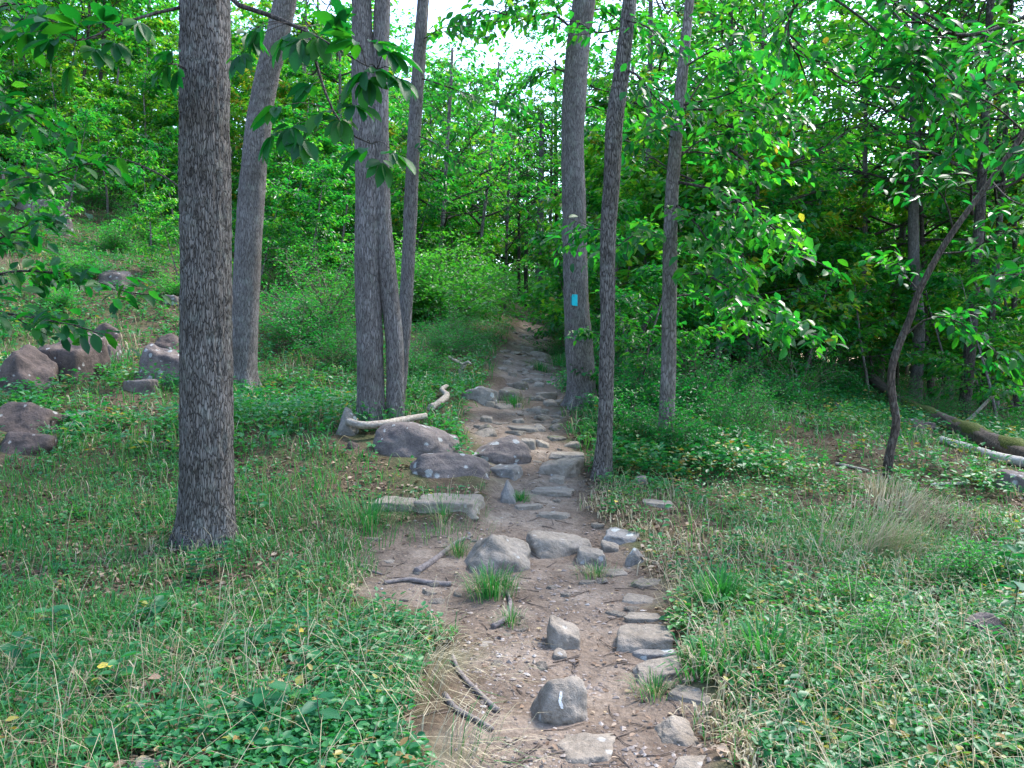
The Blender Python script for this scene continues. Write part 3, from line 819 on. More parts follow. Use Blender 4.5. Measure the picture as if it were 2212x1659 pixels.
Pb, Rb = blp[0]
Cz = PX(1242, 650, Pb[1][1]); rz_ = float(np.interp(Cz[2], Pb[:, 2], Rb))
cb_ = np.array([Cz[0] - rz_ * .12, Pb[1][1] - rz_ * 1.04 - .012, Cz[2]])
plate(cb_ + [-.022, .010, -.004], .075, .145, .006, (-.18, -1, 0), 'blaze_old', 'old_blaze', blazed, bl, 'faded turquoise paint showing behind the plate', .02)
plate(cb_ + [.004, -.004, 0], .082, .165, .008, (-.12, -1, .03), 'blaze', 'blaze_plate', blazed, bl, 'turquoise trail marker plate with a nail hole', -.012)
plate(cb_ + [-.012, -.0135, .062], .012, .012, .003, (-.12, -1, .03), 'bark_dark', 'nail', blazed, bl)
# ---- oak boughs with single broad leaves
r = np.random.default_rng(5)
Yo = oak_p[0][0][1][1]
def bough(root, off, pts, Y0, Y1, w0, w1, clusters, size, lead=None, n5=6):
    Q = traced(pts, Y0, Y1); g = Geo()
    tube(g, Q, np.linspace(w0, w1, len(Q)), 7)
    bag = Bag()
    for (px, py, Y, dx, dz) in clusters:
        c = PX(px, py, Y)
        j = np.argmin(((Q - c) ** 2).sum(1)); s = Q[j]
        mid = (s + c) / 2 + np.array([0, 0, .04])
        tube(g, smooth_path(np.array([s, mid, c]), 6), np.linspace(.004, .002, 6), 5, cap=False)
        compound(bag, c, (dx, r.uniform(-.6, -.1), dz), size * r.uniform(.95, 1.2), r, n5)
    b = link('branch', g.mesh('branch', M['bark_dark'], off=off), root)
    leaf_objs(b, bag.get(), off)
    return Q
bough(oak, oak_l, [(400,14),(330,30),(250,56),(200,80),(165,88)], Yo - .05, Yo - .9, .014, .005,
      [(157,137,5.5,-.3,-.7),(103,44,5.5,-.9,-.1),(219,48,5.6,.3,.4),(205,103,5.6,.8,-.5),(120,85,5.4,-.8,-.4),(300,45,5.8,.4,-.6),(60,70,5.4,-.8,-.2),(170,60,5.5,-.3,.5),(250,90,5.7,.5,-.6)], .215)
bough(oak, oak_l, [(470,-60),(500,2),(590,36),(650,62),(665,70),(690,160),(715,230),(752,285),(800,310)], Yo - .1, Yo - 1.2, .022, .004,
      [(628,270,5.2,-.2,-.9),(675,182,5.4,-.7,-.2),(734,255,5.3,.2,-.8),(763,225,5.3,.9,-.3),(823,345,5.2,.2,-.9),(790,320,5.2,-.8,-.3),(850,330,5.2,.8,-.3),
       (617,77,5.6,-.5,-.7),(650,80,5.5,.1,-.9),(560,60,5.7,-.6,-.6),(520,115,5.8,-.2,-.8),(600,230,5.2,-.9,-.2),(700,240,5.3,-.7,-.5),(655,300,5.2,.5,-.7),(590,290,5.2,-.6,-.7),(535,70,5.8,.6,-.4)], .21)
bough(oak, oak_l, [(640,58),(690,82),(745,115),(788,140),(815,150)], Yo - .6, Yo - 1.0, .010, .003,
      [(788,152,5.3,-.6,-.5),(815,150,5.3,.9,-.3),(795,165,5.3,.0,-1),(686,77,5.5,.2,-.9),(745,68,5.5,-.2,.5),(813,93,5.4,.9,.1),(770,90,5.4,-.5,.2),(840,110,5.4,.8,-.3),(860,165,5.3,.8,-.6),(720,60,5.5,.5,.6)], .21)
bough(oak, oak_l, [(398,412),(360,385),(310,360),(265,343),(220,340)], Yo + .05, Yo + .5, .009, .003, [(262,345,6.9,-.8,-.2),(300,365,6.8,-.3,-.8),(230,335,6.9,-.9,.1),(340,385,6.7,-.4,-.8)], .13)
bough(oak, oak_l, [(402,150),(385,140),(362,138)], Yo - .2, Yo - .5, .007, .004, [(362,140,6.0,-.6,-.6),(372,110,6.0,-.5,-.2),(385,150,6.0,-.2,-.9)], .19)

# ---- leafy sapling whose foot is just outside on the left
def sapling_thing(name, label, base, spine_pts, mat, r0, boughs, size, nobj, seed, cat='tree', tint=.4, wr=.6):
    # spine and boughs are 3D polylines; the leaves that show largest are single objects, the rest one crown
    rr = np.random.default_rng(seed)
    root = empty(name, base); tag(root, label, cat)
    g = Geo(); Q = smooth_path(np.array(spine_pts), 60)
    tube(g, Q, np.linspace(r0, r0 * .4, 60), 14, disp=bark_disp(seed, r0 * .05, flare=.3, ridge=20))
    link('trunk', g.mesh('trunk', M[mat], off=base), root)
    gw, bag = Geo(), Bag()
    for (B, rb, nsec, sl, nl) in boughs:
        tube(gw, B, np.linspace(rb, .004, len(B)), 7)
        leafy(gw, bag, B, rb, nsec, sl, nl, size, rr, .25, tint, .35, wr)
    br = link('branches', gw.mesh('branches', M['bark_dark'], off=base), root)
    A = bag.get(); n = len(A[0])
    pick = np.zeros(n, bool)
    if nobj and n:
        d = np.linalg.norm(A[0] - np.array([0, 0, CAMZ]), axis=1)
        v = A[0][:, 1] > .5
        sx = np.abs(A[0][:, 0] / np.maximum(A[0][:, 1], .1)); sz = np.abs((A[0][:, 2] - CAMZ) / np.maximum(A[0][:, 1], .1))
        sc = A[3] / d * (v & (sx < .66) & (sz < .5))
        pick[np.argsort(-sc)[:nobj]] = True
        leaf_objs(br, [a[pick] for a in A], base)
    rest = Geo(); put_leaves(rest, *[a[~pick] for a in A])
    c = link('crown', rest.mesh('crown', M['leaf'], off=base), root)
    if nobj: tag(c, kind='stuff')
    return root
def at_ground(px, Y, dz=0.0):
    x = (px - DW / 2) / F * Y; return np.array([x, Y, gz1(x, Y) + dz])
b = at_ground(-190, 6.6)
sp_ = [b - [0,0,.2], b, b + [.05,0,1.2], b + [-.05,.1,2.6], b + [.1,.1,4.0], b + [0,.2,6.0]]
bo = [(traced([(-180,470),(-60,440),(0,412),(100,380),(190,352)], 6.6, 6.3), .014, 9, .5, 15),
      (traced([(-180,600),(-80,640),(0,672),(90,690),(170,703)], 6.6, 6.0), .014, 9, .55, 16),
      (traced([(-180,640),(-40,600),(60,585),(180,600),(300,640)], 6.6, 6.4), .013, 11, .5, 16),
      (traced([(-180,300),(-80,230),(-20,215),(40,240),(70,255)], 6.6, 6.0), .013, 7, .45, 18),
      (traced([(-180,120),(-80,60),(0,15),(50,10),(90,30)], 6.6, 6.0), .013, 7, .45, 18),
      (traced([(-180,560),(-60,540),(20,505),(70,480),(95,470)], 6.6, 6.0), .012, 6, .35, 12),
      (traced([(-180,20),(-280,-80),(-400,-120)], 6.6, 7.2), .012, 7, .5, 16)]
sapling_thing('leafy_sapling', 'sapling with broad leaves whose boughs hang over the hillside boulders', b, sp_, 'bark_smooth', .06, bo, .145, 290, 31, tint=.30)

# ---- boughs of the smooth-barked tree in the thicket
Y8 = t8p[0][0][1][1]
def boughs_on(root, off, specs, size, nobj, seed, tint, wr=.55):
    rr = np.random.default_rng(seed); rest = Geo()
    per = nobj // len(specs)
    for (pts, Y0, Y1, rb, nsec, sl, nl) in specs:
        gw, bag = Geo(), Bag()
        B = traced(pts, Y0, Y1)
        tube(gw, B, np.linspace(rb, .004, len(B)), 7)
        leafy(gw, bag, B, rb, nsec, sl, nl, size, rr, .15, tint, .4, wr)
        br = link('branch', gw.mesh('branch', M['bark_dark'], off=off), root)
        A = bag.get(); d = np.linalg.norm(A[0] - np.array([0, 0, CAMZ]), axis=1)
        pick = np.zeros(len(d), bool); pick[np.argsort(d)[:per]] = True
        leaf_objs(br, [a[pick] for a in A], off)
        put_leaves(rest, *[a[~pick] for a in A])
    c = link('bough_leaves', rest.mesh('bough_leaves', M['leaf'], off=off), root); tag(c, kind='stuff')
boughs_on(t8, t8l, [
  ([(1470,228),(1530,215),(1590,195),(1610,150)], Y8, Y8 - .8, .016, 7, .5, 20),
  ([(1468,236),(1560,238),(1650,245),(1720,260)], Y8, Y8 - 1.2, .016, 8, .6, 22),
  ([(1458,392),(1540,410),(1620,450),(1700,520),(1740,560)], Y8, Y8 - 1.6, .020, 12, .7, 24),
  ([(1456,440),(1500,480),(1550,545),(1620,600)], Y8, Y8 - 1.2, .016, 10, .6, 24),
  ([(1456,600),(1500,590),(1550,605),(1620,650),(1700,690),(1780,735)], Y8, Y8 - 2.2, .022, 14, .7, 26),
  ([(1446,520),(1400,500),(1350,520),(1310,560)], Y8, Y8 - .6, .012, 8, .5, 18),
  ([(1456,300),(1420,280),(1390,300)], Y8, Y8 - .5, .010, 6, .4, 16),
  ([(1458,330),(1520,330),(1600,350),(1680,380)], Y8, Y8 + .8, .014, 9, .6, 24),
  ([(1470,150),(1540,110),(1620,90),(1700,110)], Y8, Y8 - .6, .014, 9, .6, 22),
  ([(1452,480),(1530,470),(1610,490),(1690,470)], Y8, Y8 - .5, .014, 10, .7, 26), ([(1456,350),(1520,300),(1600,290),(1680,320)], Y8, Y8 + .6, .014, 10, .7, 24),
  ([(1450,640),(1520,640),(1600,690),(1660,720)], Y8, Y8 + .8, .014, 10, .7, 24), ([(1462,260),(1530,160),(1600,120),(1660,150)], Y8, Y8 + 1.0, .014, 10, .7, 24)], .15, 295, 41, .36)
Y5 = t5p[0][0][1][1]
boughs_on(t5, t5l, [([(900,166),(960,185),(1030,210),(1110,232)], Y5, Y5 - .8, .013, 9, .55, 16),
  ([(893,290),(940,310),(990,360)], Y5, Y5 - .4, .009, 6, .45, 13), ([(905,90),(960,60),(1020,70)], Y5, Y5 - .6, .011, 6, .45, 14),
  ([(885,430),(840,420),(810,440)], Y5, Y5 + .4, .008, 5, .4, 12)], .12, 120, 42, .45)
Y7 = t7p[0][0][1][1]
boughs_on(t7, t7l, [([(1350,150),(1380,165),(1410,205),(1450,240)], Y7, Y7 - .5, .016, 6, .5, 14), ([(1345,60),(1290,70),(1240,45),(1180,60)], Y7, Y7 + .8, .012, 7, .5, 14),
  ([(1316,510),(1290,495),(1255,505),(1235,520)], Y7, Y7 + .6, .010, 7, .4, 15), ([(1340,40),(1400,60),(1440,110)], Y7, Y7 - .6, .012, 6, .5, 14)], .12, 110, 43, .36)

Yz = blp[0][0][1][1]
boughs_on(blazed, bl, [([(1245,70),(1190,30),(1120,40),(1050,20),(980,45)], Yz, Yz - .8, .022, 16, .9, 20), ([(1240,160),(1190,150),(1140,180),(1100,230)], Yz, Yz + .5, .016, 10, .7, 18),
  ([(1250,40),(1300,20),(1360,60),(1420,50)], Yz, Yz + .8, .018, 12, .8, 20), ([(1250,-10),(1180,-20),(1110,10),(1040,60)], Yz, Yz + .8, .02, 14, .9, 18), ([(1240,250),(1280,230),(1340,260),(1400,250)], Yz, Yz + 1.0, .016, 10, .8, 20)], .15, 240, 44, .50)
# ---- bent sapling on the right and the overhanging tree outside the frame on the right
b = hit(1915, 1046); Ys = b[1]
sp_ = [b - [0,0,.15]] + [PX(x, y, Ys - .02 * i) for i, (x, y) in enumerate([(1915,1046),(1922,980),(1936,915),(1928,860),(1926,800),(1942,745),(1965,690),(1985,630),(2030,545),(2080,470),(2140,390),(2212,285),(2260,200),(2300,80)])]
bo = [(traced([(1985,630),(1960,600),(1940,570),(1900,560)], Ys, Ys + .3, 10), .010, 6, .4, 12),
      (traced([(2060,500),(2040,430),(1990,370),(1960,330)], Ys, Ys - .3, 10), .012, 7, .45, 14),
      (traced([(2030,548),(2100,540),(2160,500),(2240,490)], Ys, Ys - .8, 10), .012, 9, .5, 15),
      (traced([(2140,390),(2180,430),(2230,450),(2300,470)], Ys, Ys - .9, 10), .012, 8, .5, 14),
      (traced([(1950,730),(2000,690),(2060,690),(2130,740),(2180,790)], Ys, Ys - .3, 10), .012, 11, .5, 18),
      (traced([(2212,285),(2150,230),(2080,200),(2010,210)], Ys, Ys - .6, 10), .011, 8, .45, 14),
      (traced([(2260,180),(2200,120),(2120,100)], Ys, Ys - .5, 10), .011, 7, .5, 14)]
sapling_thing('bent_sapling', 'bent brown sapling kinked near the ground and leaning right over the fallen log', b, sp_, 'bark_brown', .050, bo, .14, 260, 32, tint=.42, wr=.5)
b = at_ground(2480, 8.0)
sp_ = [b - [0,0,.2], b, b + [.05,0,2], b + [-.1,0,4.2], b + [.0,.1,6.5], b + [0,.2,9]]
bo = [(traced([(2440,-40),(2300,10),(2212,38),(2120,72),(2040,70),(1960,20),(1900,-30)], 8.0, 7.4), .035, 14, .7, 17),
      (traced([(2440,60),(2300,60),(2180,95),(2080,95),(1980,110),(1880,90)], 8.0, 7.8), .020, 13, .7, 17),
      (traced([(2440,-120),(2200,-110),(1950,-60),(1760,-20),(1705,40),(1715,110),(1790,150)], 8.0, 8.2), .030, 18, .8, 17),
      (traced([(1740,-40),(1850,30),(1950,120),(2010,170),(2060,250),(2080,330)], 8.1, 7.3), .014, 12, .5, 15),
      (traced([(1870,-40),(1960,60),(2040,150),(2090,200)], 8.0, 7.2), .012, 9, .5, 14),
      (traced([(1790,150),(1840,180),(1900,150),(1960,160),(2000,230)], 8.1, 7.6), .010, 10, .5, 14),
      (traced([(2440,250),(2350,280),(2250,330),(2180,330)], 8.0, 7.4), .014, 9, .5, 15),
      (traced([(2440,420),(2340,460),(2240,560),(2190,600)], 8.0, 7.2), .012, 8, .5, 14)]
sapling_thing('overhanging_tree', 'tree with long dark boughs arching over the thicket', b, sp_, 'bark_grey', .15, bo, .145, 295, 33, tint=.40)
# ------------------------------------------------------------------ background woods: shared crowns, single trees
def understory(seed, H, reach, nprim, nsec, nleaf, size, tint):
    rr = np.random.default_rng(seed); gw, bag = Geo(), Bag()
    S = limb((0, 0, -.2), (rr.normal() * .08, rr.normal() * .08, 1), H + .2, 12, .3, .05, rr)
    R = np.linspace(.022 + H * .006, .006, 12)
    gt = Geo(); tube(gt, S, R, 8)
    crown(gw, bag, S, R, .14, .97, nprim, reach, .25, nsec, nleaf, size, rr, 'cone', -.15, tint)
    return gt.mesh('trunk', M['bark_smooth']), gw.mesh('branches', M['bark_dark']), leafgeo(bag).mesh('crown', M['leaf'])
def canopy(seed, H, reach, nprim, nsec, nleaf, size, tint):
    rr = np.random.default_rng(seed); gw, bag = Geo(), Bag()
    S = limb((0, 0, 0), (0, 0, 1), H, 12, .3, .03, rr); R = np.linspace(.16, .02, 12)
    crown(gw, bag, S, R, .30, .99, nprim, reach, .35, nsec, nleaf, size, rr, 'round', .1, tint)
    return gw.mesh('branches', M['bark_dark']), leafgeo(bag).mesh('crown', M['leaf'])
def bushv(seed, H, rad, n, size, tint, mat='bush'):
    rr = np.random.default_rng(seed); gw, bag = Geo(), Bag()
    for i in range(n):
        az = rr.uniform(0, 6.28); e = rr.uniform(.35, 1.25)
        d = np.array([math.cos(az) * math.cos(e), math.sin(az) * math.cos(e), math.sin(e)])
        L = 1 / math.sqrt((d[0] ** 2 + d[1] ** 2) / rad ** 2 + (d[2] / H) ** 2) * rr.uniform(.7, 1.05)
        Q = limb((rr.normal() * .08, rr.normal() * .08, -.05), d, L, 8, -.5, .14, rr)
        tube(gw, Q, np.linspace(.012, .003, 8), 4, cap=False)
        leafy(gw, bag, Q, .008, 10, L * .33, 28, size, rr, .12, tint + rr.normal() * .08, .15, .5, 3)
    return gw.mesh('branches', M['twig']), leafgeo(bag, DIA if size < .07 else HEX).mesh('foliage', M[mat])
def place(name, label, cat, group, parts, loc, rz=0, sc=1.0, scz=None):
    root = empty(name, loc); tag(root, label, cat, group)
    root.rotation_euler = (0, 0, rz); root.scale = (sc, sc, scz or sc)
    for nm, me in parts: link(nm, me, root)
    return root

UV = [understory(200 + i, H, re * 1.25, int(npm * 1.15), 9, 25, sz * 1.38, ti + .04) for i, (H, re, npm, sz, ti) in enumerate(
      [(5.5, 1.7, 17, .135, .45), (7.5, 2.0, 22, .14, .55), (4.0, 1.5, 13, .12, .40), (6.5, 2.2, 19, .15, .70), (8.5, 2.1, 24, .14, .48), (5.0, 1.9, 15, .13, .33)])]
CV = [canopy(300 + i, H, re * 1.15, 20, 9, 18, sz * 1.22, ti) for i, (H, re, sz, ti) in enumerate([(11, 3.4, .19, .50), (13, 3.8, .20, .58), (9, 3.0, .18, .44), (12, 3.2, .19, .66)])]
rr = np.random.default_rng(77)
# trunks that can be told apart: foot pixel (or distance), head pixel, width
FAR = [ # base px, base Y, top px, top py, width px, crown variant, crown base height, label
 (1394, 21, 1402, 300, 17, 0, 5.0, 'grey trunk half hidden in the thicket behind the slim smooth tree', 'bark_grey'),
 (1556, 26, 1545, 560, 9, 2, 5.0, 'thin dark trunk, first of the pair behind the drooping boughs', 'bark_dark'),
 (1584, 26, 1580, 520, 15, 1, 5.5, 'thicker dark trunk, second of the pair behind the drooping boughs', 'bark_dark'),
 (1613, 19, 1630, 540, 10, 2, 4.5, 'pale crooked stem standing in the bushes', 'bark_far'),
 (1630, 17, 1606, 600, 9, 2, 4.5, 'dark stem crossing in front of the pale crooked one', 'bark_dark'),
 (1640, 30, 1642, 180, 10, 0, 7.0, 'straight pale trunk deep in the right-hand wood', 'bark_far'),
 (1596, 36, 1594, 330, 18, 3, 7.0, 'broken-topped brown trunk deep in the right-hand wood', 'bark_far'),
 (1870, 22, 1868, 640, 14, 0, 4.5, 'grey trunk just beyond the broken end of the fallen log', 'bark_grey'),
 (1900, 23, 1932, 640, 16, 2, 4.5, 'leaning grey trunk beyond the fallen log', 'bark_grey'),
 (1978, 20, 1974, 560, 26, 1, 4.5, 'stout dark trunk behind the mossy log', 'bark_grey'),
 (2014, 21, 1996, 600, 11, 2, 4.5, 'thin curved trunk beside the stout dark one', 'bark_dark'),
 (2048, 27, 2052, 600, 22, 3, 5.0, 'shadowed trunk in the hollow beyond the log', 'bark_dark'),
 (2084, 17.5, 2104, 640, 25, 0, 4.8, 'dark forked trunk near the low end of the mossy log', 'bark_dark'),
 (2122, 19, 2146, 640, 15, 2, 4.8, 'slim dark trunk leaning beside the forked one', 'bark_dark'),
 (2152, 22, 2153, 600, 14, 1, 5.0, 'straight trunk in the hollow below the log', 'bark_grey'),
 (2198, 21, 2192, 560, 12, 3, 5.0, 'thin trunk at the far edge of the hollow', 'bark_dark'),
 (1745, 30, 1750, 600, 14, 1, 6.0, 'upright trunk far back in the right-hand wood', 'bark_grey'),
 (1820, 34, 1815, 560, 14, 3, 6.0, 'distant grey trunk between the bushes and the log', 'bark_grey'),
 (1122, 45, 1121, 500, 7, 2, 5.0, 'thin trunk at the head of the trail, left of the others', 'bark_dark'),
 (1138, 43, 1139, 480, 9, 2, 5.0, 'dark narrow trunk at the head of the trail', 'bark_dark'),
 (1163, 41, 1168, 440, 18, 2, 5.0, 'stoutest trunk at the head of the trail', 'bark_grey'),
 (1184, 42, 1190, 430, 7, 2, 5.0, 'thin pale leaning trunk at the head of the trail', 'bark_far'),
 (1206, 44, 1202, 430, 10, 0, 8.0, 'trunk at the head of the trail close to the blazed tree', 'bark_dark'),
 (940, 27, 967, 300, 11, 2, 3.2, 'pale birch-like trunk above the light green bush', 'bark_far'),
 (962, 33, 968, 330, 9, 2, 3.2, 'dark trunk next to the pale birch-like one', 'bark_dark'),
 (1024, 30, 1064, 310, 8, 2, 3.2, 'slanting brown trunk above the light green bush', 'bark_far'),
 (1090, 34, 1102, 300, 7, 2, 3.2, 'thin pale trunk left of the sky gap', 'bark_far'),
 (918, 36, 926, 420, 6, 2, 3.2, 'far thin trunk behind the slender leaning tree', 'bark_far'),
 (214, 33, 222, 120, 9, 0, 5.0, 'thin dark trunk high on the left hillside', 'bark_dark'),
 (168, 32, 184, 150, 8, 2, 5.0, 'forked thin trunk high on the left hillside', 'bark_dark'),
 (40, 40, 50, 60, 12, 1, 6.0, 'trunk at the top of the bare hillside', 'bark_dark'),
 (330, 38, 322, 60, 11, 3, 6.0, 'hillside trunk seen left of the thick oak', 'bark_grey'),
 (640, 34, 652, 300, 8, 0, 5.5, 'thin hillside trunk between the leaning hickory and the twin stems', 'bark_grey'),
 (700, 40, 690, 200, 10, 1, 6.0, 'distant hillside trunk near the twin stems', 'bark_grey'),
 (740, 30, 735, 250, 8, 2, 5.5, 'thin grey trunk just left of the twin stems', 'bark_grey'),
 (1480, 40, 1476, 420, 12, 1, 7.0, 'distant trunk behind the smooth-barked tree', 'bark_grey'),
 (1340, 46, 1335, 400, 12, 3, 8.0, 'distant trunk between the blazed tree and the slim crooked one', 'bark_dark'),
]
for (bx, Y, tx, ty, w, cv, cb, lab, mt) in FAR:
    b = at_ground(bx, Y); t = PX(tx, ty, Y)
    d = unit(t - b)
    r0 = w * Y / F / 2
    H = max(cb + 5, (t - b)[2])
    P = [b - d * .3, b, (b + t) / 2 + rr.normal(size=3) * [.06, .06, 0], t]
    while P[-1][2] - b[2] < H:
        d = unit(d + np.array([0, 0, .3])); P.append(P[-1] + d * 1.5)
    Q = smooth_path(np.array(P), 26)
    rad = np.linspace(r0 * 1.1, r0 * .5, 26); rad[:2] *= 1.25
    root = empty('forest_tree', b); tag(root, lab, 'tree', 'trees of the surrounding wood')
    g = Geo(); tube(g, Q, rad, 12, disp=bark_disp(int(bx), r0 * .03, flare=.25, ridge=12))
    link('trunk', g.mesh('trunk', M[mt], off=b), root)
    k, _ = along(Q, np.array([min(.9, cb / H)])); k = k[0]
    s = rr.uniform(.8, 1.05)
    for nm, me in (('branches', CV[cv][0]), ('crown', CV[cv][1])):
        o = link(nm, me, root, loc=k - b - np.array([0, 0, 3.0 * s])); o.scale = (s,) * 3; o.rotation_euler = (0, 0, rr.uniform(0, 6.28))

# understory trees: pixel column, distance, variant, scale
UND = [
 ('left', [(60,34,1,1.0),(140,30,3,.9),(250,33,4,1.0),(330,29,0,1.0),(30,44,4,1.2),(190,42,1,1.2),(400,40,3,1.2),(-40,30,0,1.1),(300,46,4,1.3),(90,52,3,1.4),(230,56,1,1.5)]),
 ('midleft', [(590,27,5,.9),(620,36,3,1.1),(690,30,1,1.0),(740,24,0,.9),(560,42,4,1.2),(660,46,1,1.3),(760,38,3,1.2),(850,34,3,1.0),(880,26,5,.8),(800,44,4,1.3),(500,34,1,1.1),(690,22,2,.8),(610,52,4,1.5),(850,52,1,1.4)]),
 ('gap', [(940,38,3,.9),(1010,36,3,.9),(990,44,0,1.0),(970,40,2,1.1),(980,48,5,1.2),(1020,54,3,1.2),(1010,28,2,.9),(950,30,5,.7)]),
 ('ahead', [(1120,58,5,1.3),(1175,60,5,1.3),(1330,38,3,1.0),(1320,30,5,.9),(1210,62,1,1.1),(1330,44,1,1.2),(1150,66,5,1.4),(1090,62,1,1.3),(1250,22,2,.9)]),
 ('right', [(1330,18,0,.95),(1390,24,1,1.0),(1360,15,2,.85),(1440,18,3,.9),(1500,23,4,.95),(1540,17,5,.9),(1470,30,1,1.1),(1600,24,0,1.0),(1650,19,3,.85),(1700,26,1,1.0),(1760,21,5,.95),
            (1800,28,4,1.0),(1860,26,3,1.0),(1930,30,1,1.1),(1990,25,0,1.0),(2060,31,4,1.1),(2120,25,5,1.0),(2180,30,3,1.1),(2250,24,1,1.0),(1550,36,3,1.3),(1650,40,4,1.4),(1760,38,1,1.3),(1880,42,3,1.5),
            (2000,40,1,1.4),(2120,42,4,1.5),(2230,38,3,1.4),(1420,38,4,1.3),(1340,34,3,1.1),(1500,50,1,1.7),(1700,54,4,1.8),(1900,56,1,1.8),(2100,55,3,1.9),(2300,40,4,1.4),(2330,28,0,1.1),
            (1380,12.5,2,.7),(2060,19,2,.9),(2160,16,2,.85),(2240,18,5,.9)]),
]
UND += [('left', [(60,19,2,.55),(330,21,2,.6),(150,24,5,.6),(380,26,2,.75),(240,26,0,.7),(20,23,2,.6),(390,18,2,.45),(300,29,3,.8),(110,30,5,.8)]),
 ('gap', [(960,54,4,1.6),(1030,60,1,1.6),(1100,62,4,1.5),(1065,72,4,1.9),(1000,70,1,1.9),(930,62,4,1.8)]),
 ('midleft', [(560,19,2,.6),(660,20,5,.7),(610,33,1,1.0),(690,38,4,1.2),(750,46,4,1.4),(830,30,3,1.0)]),
 ('right', [(1350,20,3,.9),(1480,20,0,.9),(1560,27,3,1.1),(1640,25,1,1.0),(1730,18.5,2,.9),(1820,22,3,.9),(1880,19,2,.9),(1940,24,0,1.0),(2020,22,3,.9),(2100,22,1,.9),(2190,21,3,.9),(1700,44,3,1.6),(1580,42,1,1.5),(2070,42,3,1.6)])]
UND += [('left', [(-220,34,3,1.2),(-330,29,1,1.1),(-300,45,4,1.5),(-460,36,3,1.3),(-180,46,1,1.5),(20,27,2,1.0),(110,38,1,1.2),(280,38,3,1.2),(360,34,5,1.2),(180,48,4,1.5),(-90,38,3,1.3),(350,52,1,1.6),(60,60,4,1.8),(440,30,0,1.0),(-150,28,1,1.1)]),
 ('midleft', [(470,44,3,1.4),(540,30,3,1.0),(640,26,0,.9),(720,34,3,1.2),(780,30,1,1.0),(820,38,4,1.2),(580,48,1,1.5),(720,54,4,1.7),(880,44,1,1.3),(600,23,5,.8),(770,26,5,.8)]),
 ('gap', [(920,46,1,1.1),(1000,42,5,1.1),(1000,48,2,1.3),(970,58,5,1.4),(985,34,2,.9),(900,32,5,.9)]),
 ('ahead', [(1310,33,2,.9),(1290,46,5,1.1),(1340,36,1,1.1),(1300,52,4,1.5),(1180,62,4,1.5),(1240,58,3,1.6),(1130,70,4,1.7),(1090,66,3,1.5)]),
 ('right', [(2460,30,3,1.2),(2560,38,4,1.4),(2480,44,1,1.5),(1310,22,5,.95),(1290,27,0,1.0),(1420,21,0,.95),(1460,25,3,1.0),(1520,28,5,1.1),(1570,20,2,.95),(1620,31,4,1.1),(1680,22,0,.9),(1720,32,3,1.2),(1780,25,0,1.0),(1830,33,5,1.2),(1900,36,4,1.3),(1960,33,3,1.2),
            (2030,36,5,1.3),(2090,28,1,1.0),(2150,35,4,1.3),(2210,33,0,1.2),(1450,44,3,1.5),(1600,48,1,1.6),(1800,46,4,1.6),(1950,48,3,1.6),(2060,48,1,1.6),(2200,48,4,1.6),(2280,52,3,1.7),(1350,50,4,1.6),(2380,36,3,1.3),(2400,46,1,1.6),(2100,68,4,2.2),(1850,70,3,2.2),(1600,68,4,2.2),(1400,66,1,2.0)])]
UDESC = ['mid-green leafy understory tree', 'tall leafy understory tree', 'short leafy understory tree', 'yellow-green leafy understory tree', 'tall slender understory tree', 'dark green understory tree']
def uplace(key, px, Y):
    deep = 'deep ' if Y > 36 else ''
    if key == 'left': return deep + 'on the upper left hillside'
    if key == 'midleft': return deep + 'on the slope between hickory and twin stems'
    if key == 'gap': return deep + 'under the sky gap left of the trail'
    if key == 'ahead': return deep + 'beyond the head of the trail'
    if px < 1560: return deep + 'in the thicket behind the smooth-barked tree'
    if px < 1850: return deep + 'in the thicket left of the bent sapling'
    return deep + 'around the hollow beyond the fallen log'
for key, L in UND:
    for (px, Y, v, s) in L:
        b = at_ground(px, Y)
        if trail_d(b[0], b[1]) > -.6: b[0] += 1.2; b[2] = gz1(b[0], b[1])
        lab = UDESC[v] + ' ' + uplace(key, px, Y).replace('deep ', 'far back ')
        place('understory_tree', lab, 'tree', lab.replace('tree', 'trees', 1), list(zip(('trunk', 'branches', 'crown'), UV[v])), b, rr.uniform(0, 6.28), s * rr.uniform(.92, 1.08))
# tall trees further back closing the wood
TALL = [(-60,48,1),(120,62,1),(380,60,3),(560,58,0),(740,62,1),(900,66,2),(1290,60,1),(1400,58,3),(1530,62,1),(1680,60,0),(1800,66,3),(1950,58,1),(2080,64,3),(2220,56,0),(2380,50,1),(480,46,3),(820,50,0),(1350,40,0),(1580,44,3),(1720,46,1),(1860,48,0),(2010,46,3),(2160,48,1)]
tallt = Geo(); tube(tallt, limb((0,0,-.3),(0,0,1),12,12,.3,.02,rr), np.linspace(.2,.07,12), 10); tallm = tallt.mesh('trunk', M['bark_grey'])
for (px, Y, v) in TALL:
    b = at_ground(px, Y); s = rr.uniform(1.0, 1.3)
    root = place('forest_tree', 'tall leafy tree closing the view far back in the wood', 'tree', 'tall trees far back', [('trunk', tallm)], b, rr.uniform(0, 6.28), s)
    for nm, me in (('branches', CV[v][0]), ('crown', CV[v][1])):
        o = link(nm, me, root, loc=(0, 0, 1.0))

